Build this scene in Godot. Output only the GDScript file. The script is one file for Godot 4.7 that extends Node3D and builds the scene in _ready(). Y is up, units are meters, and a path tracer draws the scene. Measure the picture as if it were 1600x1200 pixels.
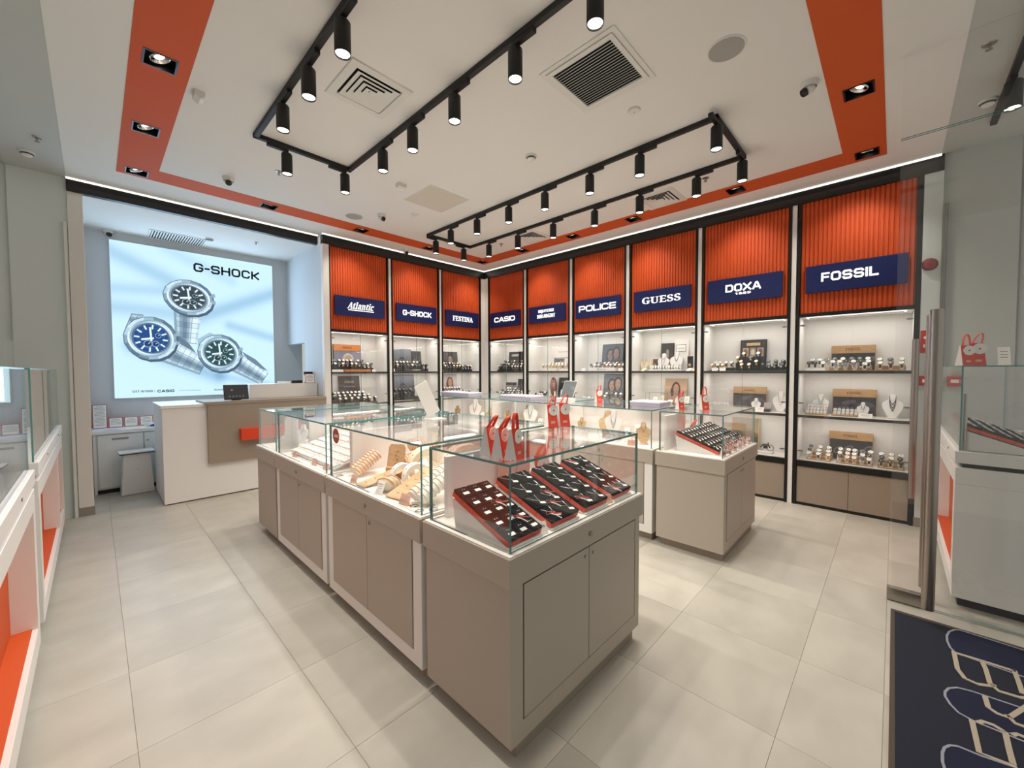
extends Node3D

const CEIL := 3.45
const WALL_R := 5.38      # front plane of the cabinets on the long wall
const WALL_B := -5.90     # front plane of the cabinets beside the desk
const DECK := 0.812
const GD := 0.8132       # where goods rest on a deck
const TOP := 1.15

var rng := RandomNumberGenerator.new()
var M := {}
var kept := {}


class Geo:
	var sets := {}
	var t := Transform3D.IDENTITY
	var m: Material
	func _init(mm: Material) -> void:
		m = mm
	func use(mm: Material) -> Geo:
		m = mm
		return self
	func put(x := Transform3D.IDENTITY) -> Geo:
		t = x
		return self
	func tri(a: Vector3, b: Vector3, c: Vector3, ns := [], uv := []) -> void:
		if not sets.has(m):
			sets[m] = [PackedVector3Array(), PackedVector3Array(), PackedVector2Array()]
		var s = sets[m]
		var p := [t * a, t * b, t * c]
		var f: Vector3 = (p[1] - p[0]).cross(p[2] - p[0])
		if f.length_squared() < 1e-18:
			return
		f = f.normalized()
		for k in [0, 2, 1]:
			s[0].append(p[k])
			s[1].append((t.basis * ns[k]).normalized() if ns.size() else f)
			s[2].append(uv[k] if uv.size() else Vector2.ZERO)
	func quad(a: Vector3, b: Vector3, c: Vector3, d: Vector3, ns := [], uv := []) -> void:
		tri(a, b, c, [ns[0], ns[1], ns[2]] if ns.size() else [], [uv[0], uv[1], uv[2]] if uv.size() else [])
		tri(a, c, d, [ns[0], ns[2], ns[3]] if ns.size() else [], [uv[0], uv[2], uv[3]] if uv.size() else [])
	func out(a: Vector3, b: Vector3, c: Vector3, d: Vector3, o: Vector3) -> void:
		if (b - a).cross(c - a).dot(o) < 0:
			quad(a, d, c, b)
		else:
			quad(a, b, c, d)
	func box(a: Vector3, b: Vector3, e := 0.0) -> Geo:
		var lo := a.min(b)
		var hi := a.max(b)
		var side := func(k: int, s: int, ins: float) -> float: return hi[k] - ins if s > 0 else lo[k] + ins
		for d in 3:
			var u := (d + 1) % 3
			var w := (d + 2) % 3
			for s in [-1, 1]:
				var q := []
				for c in [[-1, -1], [1, -1], [1, 1], [-1, 1]]:
					var p := Vector3.ZERO
					p[d] = side.call(d, s, 0.0)
					p[u] = side.call(u, c[0], e)
					p[w] = side.call(w, c[1], e)
					q.append(p)
				var o := Vector3.ZERO
				o[d] = s
				out(q[0], q[1], q[2], q[3], o)
				if e > 0.0:
					for s2 in [-1, 1]:
						var r := []
						for c in [[0, -1], [0, 1], [1, 1], [1, -1]]:
							var p := Vector3.ZERO
							p[d] = side.call(d, s, 0.0 if c[0] == 0 else e)
							p[u] = side.call(u, s2, e if c[0] == 0 else 0.0)
							p[w] = side.call(w, c[1], e)
							r.append(p)
						o[u] = s2
						out(r[0], r[1], r[2], r[3], o)
						o[u] = 0
		if e > 0.0:
			for i in 8:
				var s := Vector3(1 if i & 1 else -1, 1 if i & 2 else -1, 1 if i & 4 else -1)
				var q := []
				for d in 3:
					var p := Vector3.ZERO
					for k in 3:
						p[k] = side.call(k, int(s[k]), 0.0 if k == d else e)
					q.append(p)
				if (q[1] - q[0]).cross(q[2] - q[0]).dot(s) < 0:
					tri(q[0], q[2], q[1])
				else:
					tri(q[0], q[1], q[2])
		return self
	func cyl(a: Vector3, b: Vector3, r0: float, r1: float, n := 16, caps := true) -> Geo:
		var ax := (b - a).normalized()
		var u := ax.cross(Vector3.UP if absf(ax.y) < 0.9 else Vector3.RIGHT).normalized()
		var w := ax.cross(u)
		var sl := (r0 - r1) / maxf((b - a).length(), 1e-6)
		for i in n:
			var d0 := u * cos(TAU * i / n) + w * sin(TAU * i / n)
			var d1 := u * cos(TAU * (i + 1) / n) + w * sin(TAU * (i + 1) / n)
			var n0 := d0 + ax * sl
			var n1 := d1 + ax * sl
			quad(a + d0 * r0, a + d1 * r0, b + d1 * r1, b + d0 * r1, [n0, n1, n1, n0])
			if caps:
				tri(a, a + d1 * r0, a + d0 * r0)
				tri(b, b + d0 * r1, b + d1 * r1)
		return self
	func lathe(pr: Array, n := 20) -> Geo:      # pr: [radius, y] from bottom to top
		var nr := []
		for k in pr.size() - 1:
			nr.append(Vector2(pr[k + 1][1] - pr[k][1], pr[k][0] - pr[k + 1][0]).normalized())
		for k in pr.size() - 1:
			var na: Vector2 = nr[k]
			var nb: Vector2 = nr[k]
			if k > 0 and nr[k - 1].dot(nr[k]) > 0.7:
				na = (nr[k - 1] + nr[k]).normalized()
			if k < nr.size() - 1 and nr[k + 1].dot(nr[k]) > 0.7:
				nb = (nr[k + 1] + nr[k]).normalized()
			for i in n:
				var d0 := Vector3(cos(TAU * i / n), 0, -sin(TAU * i / n))
				var d1 := Vector3(cos(TAU * (i + 1) / n), 0, -sin(TAU * (i + 1) / n))
				var y0 := Vector3(0, pr[k][1], 0)
				var y1 := Vector3(0, pr[k + 1][1], 0)
				quad(d0 * pr[k][0] + y0, d1 * pr[k][0] + y0, d1 * pr[k + 1][0] + y1, d0 * pr[k + 1][0] + y1,
					[d0 * na.x + Vector3(0, na.y, 0), d1 * na.x + Vector3(0, na.y, 0), d1 * nb.x + Vector3(0, nb.y, 0), d0 * nb.x + Vector3(0, nb.y, 0)])
		return self
	func ball(c: Vector3, r: float, n := 8) -> Geo:
		var was := t
		t = t * Transform3D(Basis(), c)
		var pr := []
		for k in n / 2 + 1:
			pr.append([r * sin(PI * k / (n / 2)), -r * cos(PI * k / (n / 2))])
		lathe(pr, n)
		t = was
		return self
	func tube(p: Array, r: float, n := 6, closed := false) -> Geo:
		var k := p.size()
		var rings := []
		var u := Vector3.ZERO
		for i in k:
			var d: Vector3 = p[(i + 1) % k] - p[(i + k - 1) % k] if closed else p[mini(i + 1, k - 1)] - p[maxi(i - 1, 0)]
			d = d.normalized()
			if u == Vector3.ZERO:
				u = d.cross(Vector3.UP if absf(d.y) < 0.9 else Vector3.RIGHT)
			u = (u - d * u.dot(d)).normalized()
			var w := d.cross(u)
			var ring := []
			for j in n:
				ring.append(u * cos(TAU * j / n) + w * sin(TAU * j / n))
			rings.append(ring)
		for i in (k if closed else k - 1):
			var i2 := (i + 1) % k
			for j in n:
				var j2 := (j + 1) % n
				quad(p[i] + rings[i][j] * r, p[i] + rings[i][j2] * r, p[i2] + rings[i2][j2] * r, p[i2] + rings[i2][j] * r, [rings[i][j], rings[i][j2], rings[i2][j2], rings[i2][j]])
		return self
	func prism(poly: PackedVector2Array, z0: float, z1: float) -> Geo:    # extruded along z
		var q := poly
		if Geometry2D.is_polygon_clockwise(q):
			q.reverse()
		var n := q.size()
		for i in n:
			var a := q[i]
			var b := q[(i + 1) % n]
			quad(Vector3(a.x, a.y, z0), Vector3(b.x, b.y, z0), Vector3(b.x, b.y, z1), Vector3(a.x, a.y, z1))
		var ix := Geometry2D.triangulate_polygon(q)
		for i in range(0, ix.size(), 3):
			var a := q[ix[i]]
			var b := q[ix[i + 1]]
			var c := q[ix[i + 2]]
			if (b - a).cross(c - a) < 0:
				var x := b
				b = c
				c = x
			tri(Vector3(a.x, a.y, z1), Vector3(b.x, b.y, z1), Vector3(c.x, c.y, z1))
			tri(Vector3(a.x, a.y, z0), Vector3(c.x, c.y, z0), Vector3(b.x, b.y, z0))
		return self
	func band(p: Array, w: Vector3, th: float, closed := false) -> Geo:   # a strap: path p, width vector w, thickness th
		var k := p.size()
		var o := []
		for i in k:
			var d: Vector3 = p[(i + 1) % k] - p[(i + k - 1) % k] if closed else p[mini(i + 1, k - 1)] - p[maxi(i - 1, 0)]
			o.append(d.cross(w).normalized() * th)
		for i in (k if closed else k - 1):
			var j := (i + 1) % k
			var a: Vector3 = p[i]
			var b: Vector3 = p[j]
			var oa: Vector3 = o[i]
			var ob: Vector3 = o[j]
			out(a - w + oa, a + w + oa, b + w + ob, b - w + ob, oa + ob)
			out(a + w, a - w, b - w, b + w, -oa - ob)
			out(a + w, b + w, b + w + ob, a + w + oa, w)
			out(a - w, b - w, b - w + ob, a - w + oa, -w)
			if not closed and (i == 0 or i == k - 2):
				var e: Vector3 = a if i == 0 else b
				var oe: Vector3 = oa if i == 0 else ob
				out(e - w, e + w, e + w + oe, e - w + oe, a - b if i == 0 else b - a)
		return self
	func face(a: Vector3, b: Vector3, c: Vector3, d: Vector3) -> Geo:     # a textured rectangle, a bottom left, counter-clockwise
		quad(a, b, c, d, [], [Vector2(0, 1), Vector2(1, 1), Vector2(1, 0), Vector2(0, 0)])
		return self
	func mesh() -> ArrayMesh:
		var am := ArrayMesh.new()
		for k in sets:
			var arr := []
			arr.resize(Mesh.ARRAY_MAX)
			arr[Mesh.ARRAY_VERTEX] = sets[k][0]
			arr[Mesh.ARRAY_NORMAL] = sets[k][1]
			arr[Mesh.ARRAY_TEX_UV] = sets[k][2]
			am.add_surface_from_arrays(Mesh.PRIMITIVE_TRIANGLES, arr)
			am.surface_set_material(am.get_surface_count() - 1, k)
		return am


func V(x: float, y: float, z: float) -> Vector3:
	return Vector3(x, y, z)

func V2(x: float, y: float) -> Vector2:
	return Vector2(x, y)

func at(x: float, y: float, z: float, turn := 0.0) -> Transform3D:
	return Transform3D(Basis(Vector3.UP, deg_to_rad(turn)), Vector3(x, y, z))

func mt(called: String, c: String, rough := 0.6, metal := 0.0, spec := 0.5) -> StandardMaterial3D:
	if M.has(called):
		return M[called]
	var m := StandardMaterial3D.new()
	m.resource_name = called
	m.albedo_color = Color(c)
	m.roughness = rough
	m.metallic = metal
	m.metallic_specular = spec
	M[called] = m
	return m

func glow(called: String, c: String, e: float) -> StandardMaterial3D:
	var m := mt(called, "#202020", 0.5)
	m.emission_enabled = true
	m.emission = Color(c)
	m.emission_energy_multiplier = e
	return m

func noise_tex(freq: float, lo: Color, hi: Color, seed_: int, normal := false) -> NoiseTexture2D:
	var n := FastNoiseLite.new()
	n.seed = seed_
	n.frequency = freq
	n.fractal_octaves = 4
	var tx := NoiseTexture2D.new()
	tx.width = 512
	tx.height = 512
	tx.seamless = true
	tx.noise = n
	if normal:
		tx.as_normal_map = true
		tx.bump_strength = 2.0
	else:
		var g := Gradient.new()
		g.set_color(0, lo)
		g.set_color(1, hi)
		tx.color_ramp = g
	return tx

func meta(o: Node, label: String, category := "", group := "", kind := "") -> void:
	if label:
		o.set_meta("label", label)
	if category:
		o.set_meta("category", category)
	if group:
		o.set_meta("group", group)
	if kind:
		o.set_meta("kind", kind)

func thing(called: String, label: String, category: String, x: Transform3D, group := "") -> Node3D:
	var o := Node3D.new()
	o.name = called
	o.transform = x
	meta(o, label, category, group)
	add_child(o, true)
	return o

func mi(called: String, mesh: Mesh, parent: Node, x := Transform3D.IDENTITY) -> MeshInstance3D:
	var o := MeshInstance3D.new()
	o.name = called
	o.mesh = mesh
	o.transform = x
	parent.add_child(o, true)
	return o

func part(parent: Node, called: String, g: Geo, label := "") -> MeshInstance3D:
	var o := mi(called, g.mesh(), parent)
	meta(o, label)
	return o

func solo(called: String, g: Geo, label: String, category: String, x := Transform3D.IDENTITY, group := "") -> MeshInstance3D:
	var o := mi(called, g.mesh(), self, x)
	meta(o, label, category, group)
	return o

func struct(called: String, g: Geo, parent: Node = self) -> MeshInstance3D:
	var o := mi(called, g.mesh(), parent)
	if parent == self:
		meta(o, "", "", "", "structure")
	return o

# a copy of a finished thing, under a name of its own
func copy(o: Node3D, x: Transform3D, label: String, group := "") -> Node3D:
	var c: Node3D = o.duplicate()
	c.name = String(o.name).rstrip("0123456789")
	c.transform = x
	meta(c, label, "", group)
	add_child(c, true)
	return c

# the first call builds the thing, later ones copy it
func again(key: String, make: Callable, x: Transform3D, label: String, group := "") -> Node3D:
	if kept.has(key):
		return copy(kept[key], x, label, group)
	var o: Node3D = make.call()
	o.transform = x
	meta(o, label, "", group)
	kept[key] = o
	return o

func words(parent: Node, called: String, text: String, h: float, m: Material, x: Transform3D, wide := 1.0, bold := true, serif := false, deep := 0.006, slant := 0.0, spacing := 0.0) -> MeshInstance3D:
	var tm := TextMesh.new()
	var f := SystemFont.new()
	f.font_names = PackedStringArray(["Droid Serif" if serif else "Droid Sans"])
	f.font_weight = 700 if bold else 400
	var fv := FontVariation.new()
	fv.base_font = f
	fv.spacing_glyph = int(spacing)
	tm.font = fv
	tm.font_size = 64
	tm.pixel_size = h / 46.0
	tm.depth = deep
	tm.curve_step = 2.0
	tm.text = text
	tm.material = m
	var b := Basis(V(wide, 0, 0), V(slant, 1, 0), V(0, 0, 1))
	return mi(called, tm, parent, x * Transform3D(b, Vector3.ZERO))

func spot(p: Vector3, aim: Vector3, e: float, angle: float, c: String, size := 0.04) -> void:
	var l := SpotLight3D.new()
	l.name = "spot_lamp"
	add_child(l, true)
	l.position = p
	l.look_at_from_position(p, aim, Vector3.RIGHT if absf((aim - p).normalized().y) > 0.95 else Vector3.UP)
	l.light_energy = e
	l.light_color = Color(c)
	l.spot_angle = angle
	l.spot_angle_attenuation = 1.0
	l.spot_range = 12.0
	l.spot_attenuation = 2.0
	l.light_size = size
	l.shadow_enabled = true

func panel_light(p: Vector3, towards: Vector3, size: Vector2, e: float, c: String, along := Vector3.RIGHT) -> void:
	var l := AreaLight3D.new()
	l.name = "area_lamp"
	add_child(l, true)
	var z := -towards.normalized()
	var xx := (along - z * along.dot(z)).normalized()
	l.transform = Transform3D(Basis(xx, z.cross(xx), z), p)
	l.area_size = size
	l.light_energy = e
	l.light_color = Color(c)
	l.area_range = 10.0
	l.area_attenuation = 2.0
	l.shadow_enabled = true


func _ready() -> void:
	rng.seed = 7
	camera_and_air()
	materials()
	shell()
	ceiling_things()
	wall_cabinets()
	desk_area()
	islands()
	window_zone()
	entrance()
	wall_goods()
	island_goods()


func camera_and_air() -> void:
	var cam := Camera3D.new()
	cam.name = "camera"
	add_child(cam)
	cam.transform = Transform3D(Basis(V(0.69118, -0.00314, 0.722676), V(0.026823, 0.999413, -0.021312), V(-0.722185, 0.034115, 0.690859)), V(0, 1.5, 0))
	cam.fov = 87.726
	cam.near = 0.02
	cam.far = 60.0
	cam.current = true
	var e := Environment.new()
	e.background_mode = Environment.BG_COLOR
	e.background_color = Color("#bfc1bb")      # the lit mall outside the shop
	e.tonemap_mode = Environment.TONE_MAPPER_LINEAR
	e.tonemap_exposure = 0.98
	e.sdfgi_enabled = true
	e.ssao_enabled = true
	e.ssil_enabled = true
	var w := WorldEnvironment.new()
	w.name = "surroundings"
	w.environment = e
	add_child(w)
	# the lightbox poster and the ceiling line of light
	panel_light(V(1.115, 2.17, -7.30), V(0, 0, 1), V2(1.8, 2.0), 2.6, "#bfe0ff")
	panel_light(V(WALL_R - 0.06, 3.405, -2.8), V(-0.5, -1, 0), V2(6.0, 0.02), 0.25, "#fff4e6", Vector3.BACK)
	panel_light(V(1.05, 3.405, -5.98), V(0, -1, 0.5), V2(2.4, 0.02), 0.1, "#fff4e6")
	panel_light(V(3.8, 3.405, WALL_B + 0.06), V(0, -1, 0.5), V2(3.0, 0.02), 0.12, "#fff4e6")


func materials() -> void:
	mt("ceiling_paint", "#e4e1dc", 0.9)
	mt("zone_dimmed_grey", "#bec0bb", 0.9)  # greyer than the shop ceiling: weaker light put into the colour
	mt("wall_paint", "#d6d9dc", 0.85)
	mt("white_wall", "#dedbd4", 0.8)
	mt("pale_wall", "#d2d8d4", 0.7)
	mt("orange_paint", "#cb531a", 0.75)
	mt("orange_rib", "#c94e19", 0.65)
	mt("orange_lacquer", "#d8421a", 0.45)
	mt("black_satin", "#0e0c09", 0.4)
	mt("black_matt", "#151414", 0.55)
	mt("white_lam", "#e8e5e1", 0.4)
	mt("white_gloss", "#eceae4", 0.25)
	mt("deck_white", "#f3eee4", 0.45)
	mt("taupe", "#b2a79a", 0.5)
	mt("taupe_deep", "#998b7b", 0.5)
	mt("taupe_dark", "#988a7b", 0.5)
	mt("bay_back", "#e6e4e0", 0.85, 0.0, 0.2)
	mt("shelf_white", "#d4d0cb", 0.35)
	mt("navy", "#0c1d5a", 0.45)
	mt("grout", "#b0a696", 0.9)
	mt("steel", "#a9a49c", 0.3, 1.0)
	mt("chrome", "#d8d8d8", 0.12, 1.0)
	mt("bronze", "#a59a92", 0.34, 1.0)
	mt("dark_void", "#0c0c0c", 0.9)
	mt("plastic_white", "#dcdad4", 0.45)
	mt("skirting", "#8f877b", 0.6)
	mt("red", "#c8301f", 0.5)
	mt("red_card", "#dd4730", 0.55)
	mt("pad_black", "#0a0809", 0.9, 0.0, 0.25)
	mt("paper", "#f4f1ea", 0.8)
	mt("pink_paper", "#e2b3a3", 0.8)
	mt("cream", "#e6d9bd", 0.75)
	mt("tan_card", "#dcb98b", 0.75)
	mt("wood", "#c49a6a", 0.55)
	mt("peach", "#dfa98c", 0.7)
	mt("grey_card", "#9d9793", 0.7)
	mt("gold", "#d9a94e", 0.25, 1.0)
	mt("silver", "#d6d6d6", 0.22, 1.0)
	mt("gunmetal", "#3a3a3c", 0.3, 1.0)
	mt("leather_brown", "#5b3423", 0.6)
	mt("rubber", "#1b1b1d", 0.6)
	mt("dial_white", "#f1efe8", 0.3)
	mt("dial_black", "#141518", 0.25)
	mt("dial_blue", "#1d3560", 0.25)
	mt("wood_orange", "#c97a2c", 0.55)
	mt("brown_dark", "#3a2622", 0.6)
	mt("siren_red", "#6d1720", 0.4)
	mt("lavender", "#a9a4b4", 0.6)
	mt("edge_teal", "#568f8e", 0.15)
	glow("lamp_face", "#fff6e6", 7.0)
	glow("lamp_dim", "#fff4e2", 1.6)
	glow("led_white", "#fff9f0", 2.0)
	glow("sign_white", "#fffaf0", 1.5)
	var gl := mt("glass", "#ffffff", 0.0)
	gl.albedo_color = Color(1, 1, 1, 0.015)
	gl.transparency = BaseMaterial3D.TRANSPARENCY_ALPHA
	var clear := mt("acrylic", "#ffffff", 0.05)
	clear.albedo_color = Color(1, 1, 1, 0.35)
	clear.transparency = BaseMaterial3D.TRANSPARENCY_ALPHA
	var veins := noise_tex(0.006, Color(0.91, 0.905, 0.9), Color(1, 1, 1), 3)
	for k in 3:
		var f := mt("floor_tile_%d" % k, ["#bab5a9", "#b6b1a5", "#bdb8ac"][k], 0.38)
		f.albedo_texture = veins
		f.uv1_triplanar = true
		f.uv1_world_triplanar = true
		f.uv1_scale = Vector3(0.5, 0.5, 0.8)
		f.uv1_offset = Vector3(0.37 * k, 0.1 * k, 0.61 * k)
	var mat_fleck := noise_tex(0.4, Color(0.75, 0.75, 0.78), Color(1.25, 1.25, 1.3), 9)
	var carpet := mt("carpet_navy", "#161a29", 0.95)
	carpet.albedo_texture = mat_fleck
	carpet.uv1_triplanar = true
	carpet.uv1_scale = Vector3(4, 4, 4)
	var bt := noise_tex(0.02, Color(0.8, 0.8, 0.8), Color(1, 1, 1), 5)
	for nm in ["wood", "tan_card"]:
		var wd := mt(nm, "", 0.6)
		wd.albedo_texture = bt
		wd.uv1_triplanar = true
		wd.uv1_scale = Vector3(1, 12, 1)


func shell() -> void:
	# floor: every tile a slab on the screed
	var fl := struct("floor", Geo.new(M.grout).box(V(-1.2, -0.12, -7.6), V(7.5, -0.006, 3.0)))
	var ts := {}
	for i in 12:
		for j in range(-12, 5):
			var x0 := -0.52 + 0.6 * i - (0.6 if i == 0 else 0.0) + (0.6 if i == 0 else 0.0)
			var z0 := -0.32 + 0.6 * j
			var z1 := z0 + 0.6
			if j == 0:
				z1 = -0.003
			if j > 0:
				z0 = -0.003 + 0.6 * (j - 1)
				z1 = z0 + 0.6
			var key := "%d_%.2f" % [(i * 7 + j * 5 + 100) % 3, z1 - z0]
			if not ts.has(key):
				ts[key] = Geo.new(M["floor_tile_%d" % ((i * 7 + j * 5 + 100) % 3)]).box(V(0.0005, -0.02, 0.0005), V(0.5995, 0, z1 - z0 - 0.0005), 0.0006).mesh()
			mi("tile", ts[key], fl, at(x0, 0, z0))
	# walls
	struct("wall_back", Geo.new(M.wall_paint).box(V(-0.3, 0, -7.55), V(2.5, 3.6, -7.42)))
	var side := Geo.new(M.wall_paint)
	side.box(V(2.27, 0, -6.62), V(2.355, 3.6, -5.93))
	side.box(V(2.27, 1.94, -7.42), V(2.355, 3.6, -6.62))
	struct("wall_niche", side)
	var corr := Geo.new(M.pale_wall)
	corr.box(V(2.75, 0, -7.42), V(2.8, 3.6, -6.4))
	corr.box(V(2.355, 0, -6.45), V(2.8, 3.6, -6.4))
	corr.box(V(2.355, 2.3, -7.42), V(2.8, 2.35, -6.4))
	struct("wall_corridor", corr)
	struct("wall_left", Geo.new(M.wall_paint).box(V(-0.145, 0, -7.5), V(-0.055, 3.6, -6.16)))
	var col := struct("wall_column", Geo.new(M.white_wall).box(V(-0.145, 0.0, -6.16), V(-0.035, 3.32, -6.05), 0.003))
	struct("skirting_board", Geo.new(M.skirting).box(V(-0.15, 0, -6.165), V(-0.03, 0.09, -6.045), 0.002), col)
	struct("wall_right", Geo.new(M.white_wall).box(V(5.84, 0, -6.4), V(5.95, 3.6, 0.9)))
	struct("wall_rear", Geo.new(M.white_wall).box(V(2.36, 0, -6.42), V(5.95, 3.6, -6.34)))
	var rc := Geo.new(M.pale_wall)
	rc.box(V(5.37, 0, 0.165), V(5.84, 3.32, 0.29), 0.003)
	rc.use(M.skirting).box(V(5.365, 0, 0.16), V(5.84, 0.09, 0.295))
	struct("wall_pier", rc)
	struct("trim_jamb_front", Geo.new(M.steel).box(V(5.352, 0, 0.292), V(5.37, 3.0, 0.305), 0.002).box(V(5.352, 0, 0.315), V(5.37, 3.0, 0.325), 0.002))
	# black fascia and the line of light above the cabinets
	var fa := Geo.new(M.black_satin)
	fa.box(V(-0.145, 3.32, -6.10), V(2.28, CEIL, -6.03))
	struct("trim_1", fa)
	struct("trim_2", Geo.new(M.black_satin).box(V(2.28, 3.30, -6.34), V(5.40, CEIL, -5.885)))
	struct("trim_3", Geo.new(M.black_satin).box(V(5.365, 3.30, -5.885), V(5.84, CEIL, 0.29)))
	for q in [[V(-0.145, 3.434, -6.03), V(2.28, 3.449, -6.02)], [V(2.28, 3.434, -6.03), V(2.29, 3.449, -5.875)], [V(2.28, 3.434, -5.885), V(5.355, 3.449, -5.875)], [V(5.355, 3.434, -5.885), V(5.365, 3.449, 0.27)]]:
		struct("led_strip_light", Geo.new(M.led_white).box(q[0], q[1]))
	# end pilaster of the desk niche
	struct("wall_pilaster", Geo.new(M.white_lam).box(V(2.27, 0, -5.93), V(2.357, 3.30, -5.86), 0.002))
	# ceilings
	var holes := []
	for d in downlights():
		holes.append(d[0])
	csg_slab("ceiling", M.ceiling_paint, [[V(-0.145, CEIL, -6.1), V(5.9, 3.6, 0.27)]], holes)
	csg_slab("trim_ceiling_band", M.orange_paint, [[V(0.2, 3.447, -5.51), V(0.49, 3.4505, -0.09)], [V(0.49, 3.447, -5.51), V(5.02, 3.4505, -5.22)], [V(4.73, 3.447, -5.22), V(5.02, 3.4505, -0.09)], [V(0.49, 3.447, -0.38), V(4.73, 3.4505, -0.09)]], holes)
	struct("ceiling_niche", Geo.new(M.ceiling_paint).box(V(-0.1, 3.32, -7.5), V(2.4, 3.6, -6.1)))
	struct("ceiling_window_side", Geo.new(M.zone_dimmed_grey).box(V(-0.62, 3.452, -6.2), V(-0.145, 3.6, 2.6)))
	struct("ceiling_window_front", Geo.new(M.zone_dimmed_grey).box(V(-0.145, 3.452, 0.27), V(5.9, 3.6, 2.6)))


func csg_slab(called: String, m: Material, boxes: Array, holes: Array) -> void:
	var c := CSGCombiner3D.new()
	c.name = called
	add_child(c, true)
	meta(c, "", "", "", "structure")
	for b in boxes:
		csg_box(c, m, b[0], b[1], CSGShape3D.OPERATION_UNION)
	for h in holes:
		csg_box(c, m, V(h.x - 0.078, 3.40, h.z - 0.078), V(h.x + 0.078, 3.53, h.z + 0.078), CSGShape3D.OPERATION_SUBTRACTION)


func csg_box(c: Node, m: Material, a: Vector3, b: Vector3, op: int) -> void:
	var q := CSGBox3D.new()
	q.name = "slab"
	q.size = b - a
	q.position = (a + b) / 2
	q.operation = op
	q.material = m
	c.add_child(q, true)


# [place in the ceiling, aim, whether its lens shows]
func downlights() -> Array:
	var o := []
	for z in [-3.38, -4.39, -5.385]:
		o.append([V(0.34, CEIL, z), V(0.9, 0, 0.8)])
	for x in [1.48, 2.61, 3.73]:
		o.append([V(x, CEIL, -5.39), V(0, 0, -1)])
	o.append([V(4.87, CEIL, -5.39), V(0.2, 0, -1)])
	for z in [-4.41, -3.42, -2.48, -1.285]:
		o.append([V(4.87, CEIL, z), V(1, 0, 0)])
	o.append([V(4.88, CEIL, -0.22), V(1, 0, -0.3)])
	o.append([V(3.755, CEIL, -0.222), V(0, 0, -1)])
	return o


func order(k: int, n: int, way: int) -> String:
	var nm := ["first", "second", "third", "fourth", "fifth", "sixth"]
	if way == 1:
		return "left one" if k == 1 else "right one"
	return "%s from the %s end" % [nm[k - 1], "near" if way == 0 else "far"]


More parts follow.
